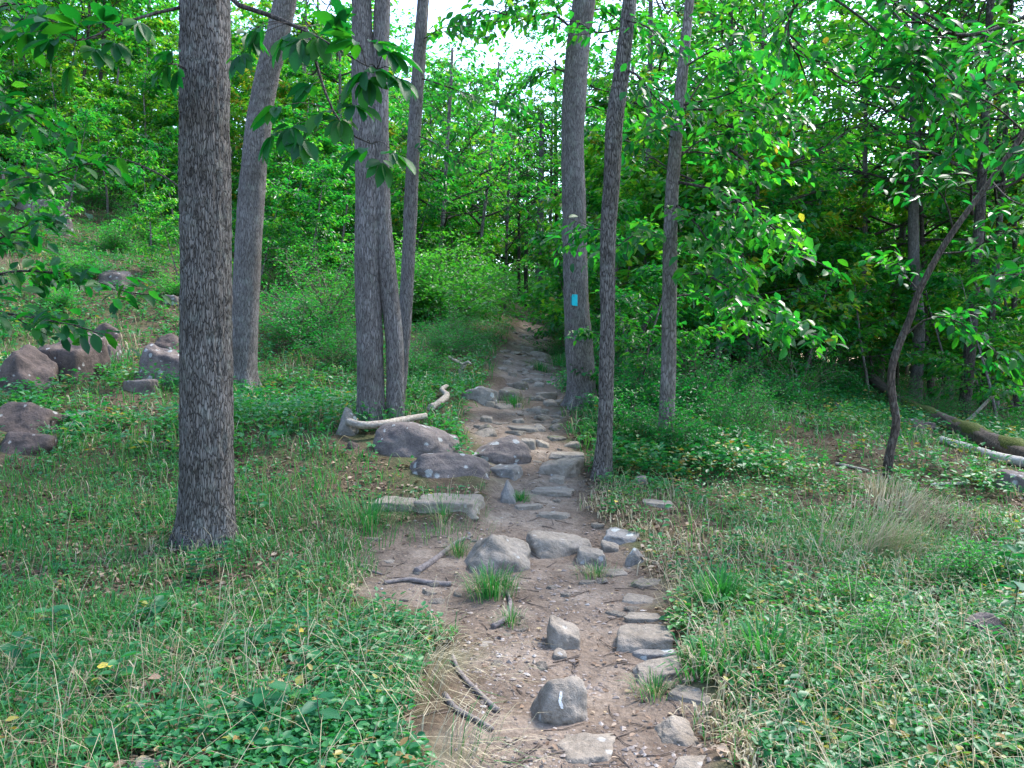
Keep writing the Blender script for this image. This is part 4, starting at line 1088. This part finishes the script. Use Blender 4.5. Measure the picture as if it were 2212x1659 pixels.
# bushes
BV = [bushv(400, 1.7, 1.5, 40, .075, .86), bushv(401, 1.4, 1.4, 24, .05, .45), bushv(402, 1.0, 1.1, 18, .05, .30), bushv(403, 1.5, 1.0, 18, .075, .28), bushv(404, .7, .8, 14, .05, .5)]
BUSH = [
 (935, 20.5, 0, 1.6, 'big light green bush left of the climbing trail'), (870, 20, 0, 1.2, 'light green bush between the slender tree and the big bush'),
 (965, 26, 0, 1.4, 'light green bush crowding the top of the trail'), (985, 17.5, 1, .75, 'dark green bush at the foot of the big light one'), (960, 16, 2, .9, 'low dark bush under the light green bushes'),
 (700, 17, 1, 1.4, 'dark hollow bush behind the twin stems'), (640, 15.5, 2, 1.2, 'shaded bush right of the leaning hickory'), (740, 14.5, 2, .9, 'small dark bush left of the twin stems'), (890, 14, 2, .8, 'low bush behind the slender tree'),
 (610, 20, 1, 1.2, 'green bush on the slope behind the hickory'),
 (1225, 21, 1, .8, 'dark bush at the right of the climbing trail'), (1240, 27, 1, .9, 'bush narrowing the trail near its head'), (1030, 31, 0, .9, 'bush at the left of the trail head'),
 (1350, 13, 3, 1.0, 'dark glossy bush between the crooked and the smooth trees'), (1400, 11.5, 3, .8, 'dark bush in front of the thicket trunks'), (1480, 12, 3, .9, 'dark bush right of the smooth-barked tree'), (1500, 15, 1, 1.1, 'bush in the thicket behind the smooth-barked tree'),
 (1560, 12.5, 2, .9, 'low bush amid the yellowing weeds'), (1640, 14.5, 3, .9, 'dark bush around the pale crooked stem'), (1720, 16, 1, 1.0, 'bush in front of the dark rock'), (1780, 18, 3, .9, 'shaded bush near the log end'),
 (1850, 20, 1, .9, 'bush behind the broken log end'), (2020, 16.5, 1, .75, 'sprawling bush on the mossy log'), (2180, 14.5, 4, 1.0, 'small bush below the mossy log'), (1330, 16.5, 1, 1.1, 'bush behind the blazed tree'), (1290, 14, 2, .9, 'low bush at the back of the blazed tree'),
 (1400, 9.8, 3, .62, 'dark bush wrapping the foot of the smooth-barked tree'), (1475, 9.5, 3, .55, 'dark bush just right of the smooth-barked tree foot'), (1350, 10.2, 3, .55, 'dark bush just right of the crooked slim tree'),
 (1540, 10.5, 3, .6, 'dark bush at the front edge of the thicket'), (1610, 11.2, 1, .6, 'small-leaved bush at the front edge of the thicket'), (1440, 11.4, 3, .8, 'tall dark bush pressed behind the smooth-barked tree'),
 (60, 20, 4, 1.2, 'low bush beside the grey hillside block'), (380, 17, 4, 1.0, 'low bush right behind the oak'), (300, 25, 1, .9, 'rounded bush high on the hillside'), (20, 18, 4, 1.2, 'low bush uphill of the dark boulders'), (200, 27, 1, 1.0, 'rounded bush below the hilltop trees'), (130, 15, 4, .8, 'small bush above the sharp-edged boulder'),
 (250, 20, 4, 1.3, 'low bush among the hillside rocks'), (80, 24, 4, 1.6, 'low bush on the open hillside'), (330, 23, 4, 1.5, 'low bush uphill of the pale-topped boulder'), (180, 17, 4, 1.1, 'low bush above the brown boulders'),
 (560, 24, 1, 1.2, 'green bush high behind the hickory'), (800, 22, 1, 1.2, 'green bush behind the twin stems'), (2090, 5.3, 4, .55, 'little leafy shrub by the dark rounded rock'), (1905, 4.2, 4, .42, 'dark leafy shrub in the right foreground weeds'), (1850, 4.9, 4, .40, 'upright leafy shrub beside the flat bluish rock'),
]
CREST = [(1118,49),(1150,50),(1185,49),(1105,54),(1140,57),(1175,55),(1205,52),(1160,66),(1120,64),(-40,30),(40,32),(120,34),(190,36),(260,33),(330,35),(390,32),(480,38),(540,34),(600,40),(650,36),(700,44),(760,40),(810,34),(860,40),(900,46),(950,40),(1000,44),(1010,38),(1030,48),(1280,40),(1270,44),(1310,40),(1360,44),(400,44),(330,42),(260,46),(180,44),(100,46),(30,46),
         (620,30),(720,28),(820,29),(1290,32),(1400,34),(1500,36),(1600,34),(1700,36),(1800,34),(1900,36),(2000,34),(2100,36),(2200,36)]
for i, (px, Y) in enumerate(CREST):
    b = at_ground(px, Y)
    if Y < 38 and trail_d(b[0], b[1]) > -.8: continue
    place('bush', 'large green bush deep in the wood, closing the gaps between far trunks', 'bush', 'bushes deep in the wood', list(zip(('branches', 'foliage'), BV[i % 3 if i % 4 else 3])), b, rr.uniform(0, 6.28), rr.uniform(1.5, 2.2))
for (px, Y, v, s, lab) in BUSH:
    b = at_ground(px, Y)
    place('bush', lab, 'bush', None, list(zip(('branches', 'foliage'), BV[v])), b, rr.uniform(0, 6.28), s)
# ------------------------------------------------------------------ fallen wood, roots
def stick(name, label, cat, pts, w0, w1, mat, seed, lift=0.0, wob=.15, segs=12, group=None, Ys=None):
    P = []
    for i, (px, py) in enumerate(pts):
        p = hit(px, py) if Ys is None else PX(px, py, Ys[i])
        if Ys is None: p = p + [0, 0, lift]
        P.append(p)
    Q = smooth_path(np.array(P), 40); off = Q[0].copy()
    k = Q[:, 1] / F
    R = np.linspace(w0, w1, 40) * k.mean() / 2
    def dsp(th, s, Rr): return Rr * wob * (noise(np.cos(th) * 1.6 + seed, np.sin(th) * 1.6, s * 5, seed=seed) + .6 * noise(np.cos(th) * 4 + seed, np.sin(th) * 4, s * 14, seed=seed + 3))
    g = Geo(); tube(g, Q, R, segs, disp=dsp)
    o = link(name, g.mesh(name, M[mat], off=off), loc=off)
    if w0 > 7.5 and Ys is None: ROCKP.extend((q[0], q[1] - .12, .16, .30) for q in Q[::4])
    if label: tag(o, label, cat, group)
    return o, Q, R
# mossy fallen log
P = np.array([hit(x, y) for (x, y) in [(1905,862),(1960,893),(2035,928),(2110,962),(2180,992),(2260,1026)]]) + np.array([0, 0, .15])
P = np.vstack([P[0] + (P[0] - P[1]) * .45 + [0, .1, .30], P[0] + [0, 0, .10], P[1:]])
ROCKP.extend((q[0], q[1] - .2, .25, .45) for q in smooth_path(P, 24))
lo = empty('fallen_log', (P[3][0], P[3][1], gz1(P[3][0], P[3][1]))); tag(lo, 'long mossy rotten log lying aslant behind the bent sapling', 'log')
Q = smooth_path(P, 60); R = np.interp(np.linspace(0, 1, 60), [0, .12, .5, 1], [.10, .125, .135, .13])
g = Geo(); tube(g, Q, R, 24, disp=lambda th, s, Rr: Rr * .16 * (noise(np.cos(th) * 2.2, np.sin(th) * 2.2 + 8, s * 2.2, seed=61) + .7 * noise(np.cos(th) * 6, np.sin(th) * 6, s * 3, seed=62)))
link('log', g.mesh('log', M['rotlog'], off=lo.location), lo)
g = Geo()
for (a, bb) in ((.30, .52), (.56, .74), (.78, .95)):
    n = 24; t = np.linspace(a, bb, n); c, _ = along(Q, t); rr_ = np.interp(t, np.linspace(0, 1, 60), R)
    tube(g, c + np.array([0, 0, .045]), rr_ * (.92 + .08 * np.sin(t * 60)) * np.sin(np.linspace(.25, math.pi - .25, n)) ** .35, 16, disp=lambda th, s, Rr: Rr * .12 * noise(np.cos(th) * 5, np.sin(th) * 5, s * 9, seed=64))
link('moss', g.mesh('moss', M['moss'], off=lo.location), lo)
g = Geo(); B = smooth_path(np.array([P[0] + [.05, 0, .05], P[0] + [.0, 0, .4], P[0] + [-.1, 0, .7], P[0] + [-.16, 0, .8]]), 10); tube(g, B, np.linspace(.04, .015, 10), 8)
link('branch_stub', g.mesh('branch_stub', M['bark_dark'], off=lo.location), lo)
stick('dead_branch', 'bleached white log pole lying below the mossy log', 'log', [(2032,958),(2090,975),(2150,995),(2215,1010),(2260,1022)], 18, 22, 'whitewood', 71, .06, .10)
stick('dead_branch', 'short pale stick on leaf litter right of the bent sapling', 'stick', [(2010,1050),(2050,1049),(2092,1047)], 7, 6, 'whitewood', 72, .02)
stick('dead_branch', 'leaning grey dead limb propped in the hollow beyond the log', 'branch', [(2060,930),(2100,900),(2150,850),(2165,842),(2212,856)], 8, 5, 'deadwood', 73, Ys=[15.5, 15.4, 15.2, 15.2, 15.0])
stick('dead_branch', 'barkless pale stem leaning in the yellowing weeds', 'stick', [(1676,945),(1672,910),(1668,880)], 7, 5, 'whitewood', 74, Ys=[12.3, 12.35, 12.4])
stick('dead_branch', 'dark dead stem leaning between the thicket trunks', 'branch', [(1350,835),(1372,770),(1396,700),(1425,660)], 8, 6, 'bark_dark', 75, Ys=[14.5, 14.3, 14.1, 14.0])
stick('dead_branch', 'brown stick on the ground by the bent sapling', 'stick', [(1805,1005),(1840,1012),(1875,1020)], 8, 5, 'deadwood', 76, .02)
stick('fallen_limb', 'pale fallen limb lying behind the dark boulder at the twin trunk', 'branch', [(752,940),(785,948),(830,944),(880,934),(920,926)], 16, 14, 'deadwood', 77, .16, .2)
stick('fallen_limb', 'forked weathered limb poking from the weeds beside the trail', 'branch', [(930,900),(948,888),(965,872),(955,858),(965,850)], 16, 10, 'deadwood', 78, .12, .25)
bs = hit(1000, 812)
lf = empty('broken_branch', bs); tag(lf, 'broken forked branch standing out of the weeds left of the trail', 'branch')
for i, (pp, a, c) in enumerate((([(992,812),(998,798),(1005,785)], .05, .04), ([(1003,790),(985,780),(968,770)], .035, .02), ([(1002,788),(1010,782),(1018,786)], .03, .015))):
    g = Geo(); B = traced(pp, bs[1], bs[1] - .1 * i, 10); tube(g, B, np.linspace(a, c, 10), 8, disp=lambda th, s, Rr: Rr * .2 * noise(np.cos(th) * 3, np.sin(th) * 3, s * 20, seed=80))
    link('stub' if i else 'stem', g.mesh('stub', M['deadwood'], off=bs), lf)
for i, (pts, w0, w1, lab) in enumerate([
  ([(900,1238),(930,1218),(960,1196),(990,1172),(1020,1160)], 16, 7, 'thick grey root slanting down from the half-dome rock'),
  ([(830,1262),(880,1256),(930,1262),(975,1266)], 9, 12, 'horizontal root crossing the bare sandy patch'),
  ([(1066,1262),(1088,1276),(1102,1304),(1092,1340),(1064,1358)], 6, 12, 'looping root below the grass tuft'),
  ([(978,1420),(990,1450),(1012,1480),(1035,1502),(1075,1540)], 8, 13, 'root running down the left edge of the lower trail'),
  ([(960,1505),(985,1535),(1030,1560),(1065,1580)], 16, 8, 'root at the grassy left corner of the lower trail'),
  ([(775,1222),(800,1236),(825,1244)], 6, 4, 'thin root at the far left of the sandy patch')]):
    o, Q, R = stick('exposed_root', lab, 'root', pts, w0, w1, 'root', 90 + i, .012, .18, 10)

# ------------------------------------------------------------------ ground plants
def scatter(n, y0, y1, pw, seed, margin=.80):
    r = np.random.default_rng(seed)
    u = r.uniform(size=n)
    if abs(pw - 1) < 1e-6: Y = y0 * (y1 / y0) ** u
    else:
        a, b = y0 ** (1 - pw), y1 ** (1 - pw); Y = (a + u * (b - a)) ** (1 / (1 - pw))
    X = r.uniform(-1, 1, n) * (margin * Y + .6)
    return X, Y, r
def off_rocks(X, Y, f=1.0):
    k = np.ones(len(X), bool)
    for (a, b, c, d) in ROCKP:
      i = np.nonzero(np.abs(X - a) < c * 1.6 + .05)[0]; x_, y_ = X[i], Y[i]
      k[i] &= ((x_ - a) / (c * f + 1e-3)) ** 2 + ((y_ - b + d * .35) / (d * (f + .35) + 1e-3)) ** 2 > 1
    return k
def blades(g, X, Y, Z, L, W, az, bend, T):
    n = len(X); d = np.stack([np.cos(az), np.sin(az), 0 * az], -1); s = np.stack([-np.sin(az), np.cos(az), 0 * az], -1)
    B = np.stack([X, Y, Z], -1); up = np.array([0, 0, 1.])
    L = L[:, None]; W = W[:, None]; bd = bend[:, None]
    m1 = B + up * L * .48 * np.sqrt(np.maximum(.1, 1 - (bd * .5) ** 2)) + d * L * bd * .22
    m2 = B + up * L * .82 * np.sqrt(np.maximum(.05, 1 - (bd * .8) ** 2)) + d * L * bd * .52
    tp = B + up * L * (1 - .62 * bd ** 1.5) + d * L * bd * .92
    V = np.stack([B - s * W / 2, B + s * W / 2, m1 - s * W * .5, m1 + s * W * .5, m2 - s * W * .35, m2 + s * W * .35, tp], 1)
    o = (np.arange(n) * 7)[:, None, None]
    g.add(V.reshape(-1, 3), (np.array([(0,1,3,2),(2,3,5,4)])[None] + o).reshape(-1, 4), (np.array([(4,5,6)])[None] + o).reshape(-1, 3), np.repeat(T, 7))
LIT = [(hit(px, py), ra) for px, py, ra in [(1850,1030,1.3),(2000,1085,1.2),(250,965,.9),(620,965,.8),(2060,1000,.9),(790,965,.35),(330,885,.8),(1720,960,.8),(2050,1150,.6),(1480,1160,.6),(1420,1230,.35)]]
def lit(X, Y):
    m = np.zeros(len(X))
    for c, ra in LIT: m = np.maximum(m, sstep(1.3, .5, np.hypot(X - c[0], Y - c[1]) / ra + .35 * noise(X * 2.2, Y * 2.2, seed=66)))
    return m
# grass over the whole ground except the worn trail
def grass_field(n, y0, y1, pw, seed, Lr, Wr, dry):
    X, Y, r = scatter(n, y0, y1, pw, seed)
    tm = trail_d(X, Y) + .15 * noise(X * 2, Y * 2, seed=9)
    dens = .28 + .72 * sstep(-.35, .35, noise(X * .9, Y * .9, seed=21) + .4 * noise(X * 3, Y * 3, seed=22))
    k = r.uniform(size=n) < dens * sstep(.06, -.12, tm); X, Y = X[k], Y[k]; n = len(X)
    k = (r.uniform(size=n) > .55 * lit(X, Y)) & off_rocks(X, Y)
    X, Y = X[k], Y[k]; n = len(X); Z = gz(X, Y) - .01
    L = r.uniform(*Lr, n) * (1 + .5 * noise(X * .7, Y * .7, seed=23)); W = r.uniform(*Wr, n) * (1 + .03 * Y)
    dr = dry + .25 * noise(X * .8 + 5, Y * .8, seed=24) + .22 * sstep(.2, .8, X) * sstep(9, 6, Y) + (.2 + .35 * (X > .3)) * sstep(-.7, -.15, trail_d(X, Y)) * sstep(9, 7, Y)
    T = np.where(r.uniform(size=n) < dr, r.uniform(.78, 1, n), np.clip(r.normal(.38, .22, n) + .15 * noise(X, Y, seed=25), 0, .74))
    g = Geo(); blades(g, X, Y, Z, L, W, r.uniform(0, 6.28, n), r.uniform(.3, 1.15, n), T)
    return g
g = grass_field(120000, 2.0, 9.0, 1.0, 501, (.05, .19), (.0032, .0075), .03)
tag(link('grass', g.mesh('grass', M['grass'], smooth=False)), 'thin green and straw grass covering the ground beside the trail', 'grass', kind='stuff')
g = grass_field(60000, 8.5, 45, 1.3, 502, (.10, .30), (.006, .012), .16)
tag(link('grass', g.mesh('grass', M['grass'], smooth=False)), 'distant grass on the slopes either side of the trail', 'grass', kind='stuff')
# long straw stems with seed heads in the foreground
X, Y, r = scatter(3600, 2.2, 8, 1.0, 511)
k = (trail_d(X, Y) < -.03) & (trail_d(X, Y) > -2.6) & (r.uniform(size=len(X)) < .35 + .65 * sstep(-.1, .4, noise(X * .8, Y * .8, seed=31)))
X, Y = X[k], Y[k]; n = len(X); g = Geo()
az = np.where(X < .3, r.normal(.3, 1.5, n), r.normal(2.8, 1.5, n)); L = r.uniform(.25, .60, n)
blades(g, X, Y, gz(X, Y) - .01, L, np.full(n, .0030), az, r.uniform(.55, 1.2, n), r.uniform(.88, 1, n))
tag(link('straw_grass', g.mesh('straw_grass', M['grass'], smooth=False)), 'long dry straw stems arching over the grass near the trail', 'grass', kind='stuff')
# broad-leaved ground cover
def cover(n, y0, y1, pw, seed, size, hgt, nl, tpl, rich=.0):
    X, Y, r = scatter(n, y0, y1, pw, seed)
    tm = trail_d(X, Y) + .2 * noise(X * 1.5, Y * 1.5, seed=8)
    dens = .10 + .9 * sstep(-.25 - rich, .30 - rich, noise(X * .55 + 3, Y * .55, seed=41) + .45 * noise(X * 1.9, Y * 1.9, seed=42))
    k = r.uniform(size=n) < dens * sstep(-.02, -.30, tm); X, Y = X[k], Y[k]; n = len(X)
    k = (r.uniform(size=n) > .8 * lit(X, Y)) & off_rocks(X, Y, .95)
    X, Y = X[k], Y[k]; n = len(X); Z = gz(X, Y)
    H = hgt * r.uniform(.3, 1.2, n) * (1 + .5 * noise(X * .6, Y * .6, seed=43))
    S = size * r.uniform(.6, 1.3, n); t0 = np.clip(.42 + .2 * noise(X * .9, Y * .9, seed=44) + r.normal(size=n) * .12, 0, .84)
    t0 = np.where(r.uniform(size=n) < .05 + .10 * (X > 1.2), r.uniform(.88, 1, n), t0)
    R_ = lambda a: np.repeat(a, nl, axis=0)
    m = n * nl; az = r.uniform(0, 6.28, m)
    D = np.stack([np.cos(az), np.sin(az), r.normal(.10, .28, m)], -1)
    hh = R_(H) * r.uniform(.35, 1, m)
    P = np.stack([R_(X), R_(Y), R_(Z) + hh], -1) + D * r.uniform(.0, .05, m)[:, None]
    N = np.array([0, 0, 1.]) + r.normal(size=(m, 3)) * .3
    L = R_(S) * r.uniform(.7, 1.2, m)
    g = Geo(); put_leaves(g, P, D, N, L, L * .62, np.clip(R_(t0) + r.normal(size=m) * .05, 0, 1), tpl); return g
g = cover(27000, 2.0, 9.5, 1.05, 521, .040, .10, 6, HEX, .16)
tag(link('ground_cover', g.mesh('ground_cover', M['weed'])), 'low broad-leaved weeds growing through the grass', 'weeds', kind='stuff')
g = cover(52000, 8.5, 44, 1.15, 522, .075, .24, 5, DIA, .3)
tag(link('ground_cover', g.mesh('ground_cover', M['weed'])), 'leafy undergrowth covering the slopes and thicket floor', 'weeds', kind='stuff')
# dead leaves
X, Y, r = scatter(80000, 2.0, 34, 1.15, 531)
tm = trail_d(X, Y)
k = (r.uniform(size=len(X)) < np.where(tm > .02, .12, .35 + .65 * sstep(.0, .5, noise(X * .5 + 9, Y * .5, seed=51) +   .3 * noise(X * 2, Y * 2, seed=52)) + lit(X, Y))) & off_rocks(X, Y, .9)
X, Y = X[k], Y[k]; n = len(X); az = r.uniform(0, 6.28, n)
g = Geo(); L = r.uniform(.02, .065, n) * (1 + .02 * Y) * np.where(trail_d(X, Y) > 0, .6, 1)
put_leaves(g, np.stack([X, Y, gz(X, Y) + r.uniform(.004, .02, n)], -1), np.stack([np.cos(az), np.sin(az), r.normal(0, .22, n)], -1), np.array([0, 0, 1.]) + r.normal(size=(n, 3)) * .35, L, L * .5, r.uniform(0, .95, n), HEX)
tag(link('leaf_litter', g.mesh('leaf_litter', M['litter'])), 'dry brown leaves scattered over soil and trail', 'leaf litter', kind='stuff')
# pebbles on the trail
X, Y, r = scatter(60000, 2.2, 26, 1.5, 541)
k = (trail_d(X, Y) > -.05) & (r.uniform(size=len(X)) < .25 + .75 * sstep(-.1, .4, noise(X * 2.5, Y * 2.5, seed=55)))
X, Y = X[k], Y[k]; n = min(7000, len(X)); X, Y = X[:n], Y[:n]; Z = gz(X, Y)
OCT = np.array([(1,0,0),(.45,.75,.1),(-.5,.8,-.1),(-1,.1,0),(-.4,-.8,.1),(.55,-.7,0),(.1,.1,.75),(-.1,0,-.7)])
OF = [(i, (i + 1) % 6, 6) for i in range(6)] + [((i + 1) % 6, i, 7) for i in range(6)]
s = np.minimum(.017, .0045 * (1 + r.pareto(2.0, n))) * (1 + .03 * Y); az = r.uniform(0, 6.28, n)
V = OCT[None] * s[:, None, None] * r.uniform(.6, 1.3, (n, 8, 1)) * np.stack([r.uniform(.8, 1.4, n), r.uniform(.6, 1, n), r.uniform(.5, .9, n)], -1)[:, None]
c_, s_ = np.cos(az)[:, None], np.sin(az)[:, None]
V = np.stack([V[..., 0] * c_ - V[..., 1] * s_, V[..., 0] * s_ + V[..., 1] * c_, V[..., 2]], -1) + np.stack([X, Y, Z + s * .15], -1)[:, None]
g = Geo(); g.add(V.reshape(-1, 3), None, (np.array(OF)[None] + (np.arange(n) * 8)[:, None, None]).reshape(-1, 3), np.repeat(r.uniform(0, 1, n), 8))
m, nt, out = newmat('pebble')
a = N_(nt, 'ShaderNodeAttribute', attribute_name='tint')
nt.links.new(princ(nt, ramp(nt, a.outputs['Fac'], [(0, (.12, .092, .078)), (.5, (.20, .16, .135)), (.9, (.27, .225, .195)), (1, (.36, .32, .29))]), .85).outputs[0], out.inputs[0])
M['pebble'] = m
tag(link('pebbles', g.mesh('pebbles', M['pebble'], smooth=False)), 'loose pebbles and gravel on the dirt trail', 'gravel', kind='stuff')
# twigs
X, Y, r = scatter(2500, 2.2, 14, 1.2, 551); k = r.uniform(size=len(X)) < np.where(trail_d(X, Y) > 0, 1, .35); X, Y = X[k], Y[k]; g = Geo()
for x, y in zip(X[:650], Y[:650]):
    a = r.uniform(0, 6.28); L = r.uniform(.05, .22); d = np.array([math.cos(a), math.sin(a), 0])
    q = np.array([(x, y, 0) + d * L * t + np.array([0, 0, 0]) + np.r_[r.normal(size=2) * .008, 0] for t in (0, .5, 1)])
    q[:, 2] = gz(q[:, 0], q[:, 1]) + .006
    tube(g, q, np.array([.003, .0025, .0015]) * (1 + .05 * y), 4, cap=False)
tag(link('twigs', g.mesh('twigs', M['twig'])), 'small fallen twigs littering the trail', 'twigs', kind='stuff')

# tufts that stand out
def tuft(name, label, px, py, n, L, spread, dry, W=.006, lean=(0, 0), cat='grass tuft', bend=(.2, .95)):
    c = hit(px, py); r = np.random.default_rng(int(px + py)); az = r.uniform(0, 6.28, n); rad = np.minimum(np.abs(r.normal(size=n)), 1.7) * spread
    X, Y = c[0] + np.cos(az) * rad, c[1] + np.sin(az) * rad
    T = np.where(r.uniform(size=n) < dry, r.uniform(.8, 1, n), np.clip(r.normal(.36, .14, n), .05, .7))
    if lean != (0, 0): az = np.arctan2(np.sin(az) * .5 + lean[1], np.cos(az) * .5 + lean[0])
    g = Geo(); blades(g, X, Y, gz(X, Y) - .02, r.uniform(.5, 1.1, n) * L, r.uniform(.6, 1.2, n) * W, az, r.uniform(*bend, n), T)
    return tag(link(name, g.mesh(name, M['grass'], smooth=False, off=c), loc=c), label, cat)
tuft('grass_tuft', 'bushy grass tuft over the roots below the half-dome rock', 1062, 1285, 420, .24, .10, .25, .005)
tuft('grass_tuft', 'small reddish grass tuft at the end of the looping root', 1105, 1345, 160, .12, .05, .5, .004)
tuft('grass_tuft', 'tuft on the crest between the root and the half-dome rock', 990, 1195, 200, .16, .06, .45, .004)
tuft('grass_tuft', 'bright green broad-bladed grass clump in the dry grass', 1552, 1320, 260, .34, .10, .04, .013)
tuft('grass_tuft', 'bright green broad-bladed clump lower down in the weeds', 1650, 1440, 150, .30, .12, .05, .013)
tuft('grass_tuft', 'bright green blades near the long tan edging stone', 1530, 1450, 90, .24, .10, .08, .012)
tuft('grass_tuft', 'thin drooping grass tuft below the long tan edging stone', 1415, 1500, 170, .13, .06, .5, .004)
tuft('grass_tuft', 'hanging dry grass fringe under the undercut rock', 1290, 1245, 220, .13, .10, .6, .004)
tuft('grass_tuft', 'small green grass tuft beside the upright lichen-spotted stone', 1125, 1080, 120, .14, .05, .1, .006)
tuft('grass_tuft', 'green grass tuft in the middle of the upper trail', 1165, 800, 220, .24, .14, .15, .009)
tuft('grass_tuft', 'grass growing round the mossy rock on the upper trail', 1110, 872, 200, .20, .16, .15, .007)
tuft('grass_tuft', 'green grass patch at the back of the blazed tree', 1212, 790, 220, .35, .22, .1, .010)
tuft('dry_grass_clump', 'blond dry grass clump combed over to one side', 1900, 1215, 330, .58, .26, 1.0, .0045, lean=(.9, .25), bend=(.5, 1.15))
tuft('dry_grass_clump', 'blond dry grass lying flat behind the combed clump', 1960, 1130, 260, .52, .28, 1.0, .0045, lean=(.8, .4), bend=(.55, 1.15))
tuft('dry_grass_clump', 'pale dry grass at the foot of the bent sapling', 1900, 1075, 220, .35, .18, .95, .005)
tuft('dry_grass_clump', 'straw-coloured grass spilling towards the lower trail', 930, 1480, 150, .38, .24, .95, .004, lean=(.6, -.1), bend=(.65, 1.2))
tuft('dry_grass_clump', 'straw-coloured grass fan at the lower left trail corner', 1000, 1650, 90, .30, .16, .9, .004, lean=(.5, .2), bend=(.65, 1.2))
tuft('grass_tuft', 'dense dark green grass below the cracked slab pair', 800, 1130, 420, .28, .28, .12, .005)
tuft('grass_tuft', 'dense green grass fringing the front of the broad slab', 960, 1118, 320, .20, .26, .2, .005)
# leafy weeds that stand out in the foreground
def weed(label, px, py, nl, size, H, tint, seed, narrow=.62, name='leafy_weed'):
    c = hit(px, py); r = np.random.default_rng(seed); root = empty(name, c); tag(root, label, 'weed')
    gs = Geo(); S = limb((0, 0, -.02), (r.normal() * .2, r.normal() * .2, 1), H, 6, .2, .1, r); tube(gs, S, np.linspace(.004, .0015, 6), 5)
    link('stem', gs.mesh('stem', M['twig']), root)
    for i in range(nl):
        t = (i + .5) / nl; p, _ = along(S, np.array([.15 + .85 * t])); az = i * 2.4 + r.normal() * .3
        g = Geo(); L = size * r.uniform(.75, 1.15) * (1.1 - .4 * t)
        put_leaves(g, p, np.array([[math.cos(az), math.sin(az), r.uniform(-.15, .35)]]), np.array([[0, 0, 1.]]) + r.normal(size=(1, 3)) * .2, np.array([L]), np.array([L * narrow]), np.array([np.clip(tint + r.normal() * .08, 0, .84)]), HEX)
        link('leaf', g.mesh('leaf', M['weed']), root)
for i, (px, py, nl, sz, H, ti, lab) in enumerate([
   (330,1350,9,.11,.16,.10,'dark broad-leaved weed in the grass below the oak'),(560,1560,10,.10,.18,.12,'dark broad-leaved weed near the lower left of the trail'),(130,1370,9,.12,.15,.2,'large-leaved weed in the left foreground grass'),
   (420,1255,14,.08,.18,.08,'dark weed crowding the foot of the oak'),(480,1240,12,.07,.2,.1,'dark weed at the right foot of the oak'),(650,1450,8,.09,.14,.15,'broad weed between the oak and the dry grass'),
   (560,1120,10,.09,.2,.3,'pale green weed right behind the oak foot'),(60,1450,10,.10,.2,.2,'leafy weed at the left edge of the grass'),(250,1500,9,.09,.15,.4,'light weed beside the yellow fallen leaves'),
   (1425,1150,8,.07,.30,.3,'upright young weed in the dry grass above the edging stones'),(1610,1190,8,.08,.2,.15,'blue-green weed in the dry grass right of the trail'),(2170,1250,12,.13,.30,.12,'blue-green weed with long leaves on the right'),
   (1750,1580,14,.06,.22,.1,'dark small-leaved weed under the arching straw'),(2190,1370,8,.11,.35,.1,'broad dark leaves beside the dark rounded rock'),(1690,1290,10,.07,.22,.3,'green weed between the bright clump and the leafy shrub'),(700,1590,9,.09,.16,.12,'dark weed low in the foreground grass')]):
    weed(lab, px, py, nl, sz * 1.3, H * 1.3, ti, 700 + i)
# yellow fallen leaves in the grass
for i, (px, py, col, lab) in enumerate([(210,1478,'y','yellow fallen leaf resting flat on the grass'),(238,1480,'y','yellow fallen leaf with a brown edge next to the flat one'),(350,1500,'b','tan curled fallen leaf on the grass'),(640,1395,'y','small yellow leaf by the straw grass'),(1330,1105,'y','yellow leaf in the dry grass by the slim trunk')]):
    c = hit(px, py); g = Geo(); a = i * 1.9
    put_leaves(g, np.array([[0, 0, 0.]]), np.array([[math.cos(a), math.sin(a), .15]]), np.array([[.1, -.45, 1.]]), np.array([.06]), np.array([.04]), np.array([.98 if col == 'y' else .6]), HEX)
    o = link('fallen_leaf', g.mesh('fallen_leaf', M['weed_y'] if col == 'y' else M['litter']), loc=c + np.array([0, 0, .085])); tag(o, lab, 'leaf')

# white scuff on the rounded stone of the lower trail
from mathutils.bvhtree import BVHTree
ro = rock_objs[0]; me = ro.data
bv = BVHTree.FromPolygons([(v.co + ro.location)[:] for v in me.vertices], [tuple(p.vertices) for p in me.polygons])
V = []
for (px, py, w) in [(1212,1494,5),(1211,1504,7),(1209,1514,6),(1212,1523,7),(1214,1531,4)]:
    for sg in (-1, 1):
        d = Vector(ray(px + sg * w / 2, py)).normalized(); h_, n_, _, _ = bv.ray_cast(Vector((0, 0, CAMZ)), d)
        if h_ is None: break
        V.append((h_ + n_ * .003 - ro.location)[:])
if len(V) == 10:
    g = Geo(); g.add(np.array(V), [(2*i, 2*i+1, 2*i+3, 2*i+2) for i in range(4)]); link('scuff_mark', g.mesh('scuff_mark', M['streak']), ro)['label'] = 'white scuff on the stone face'
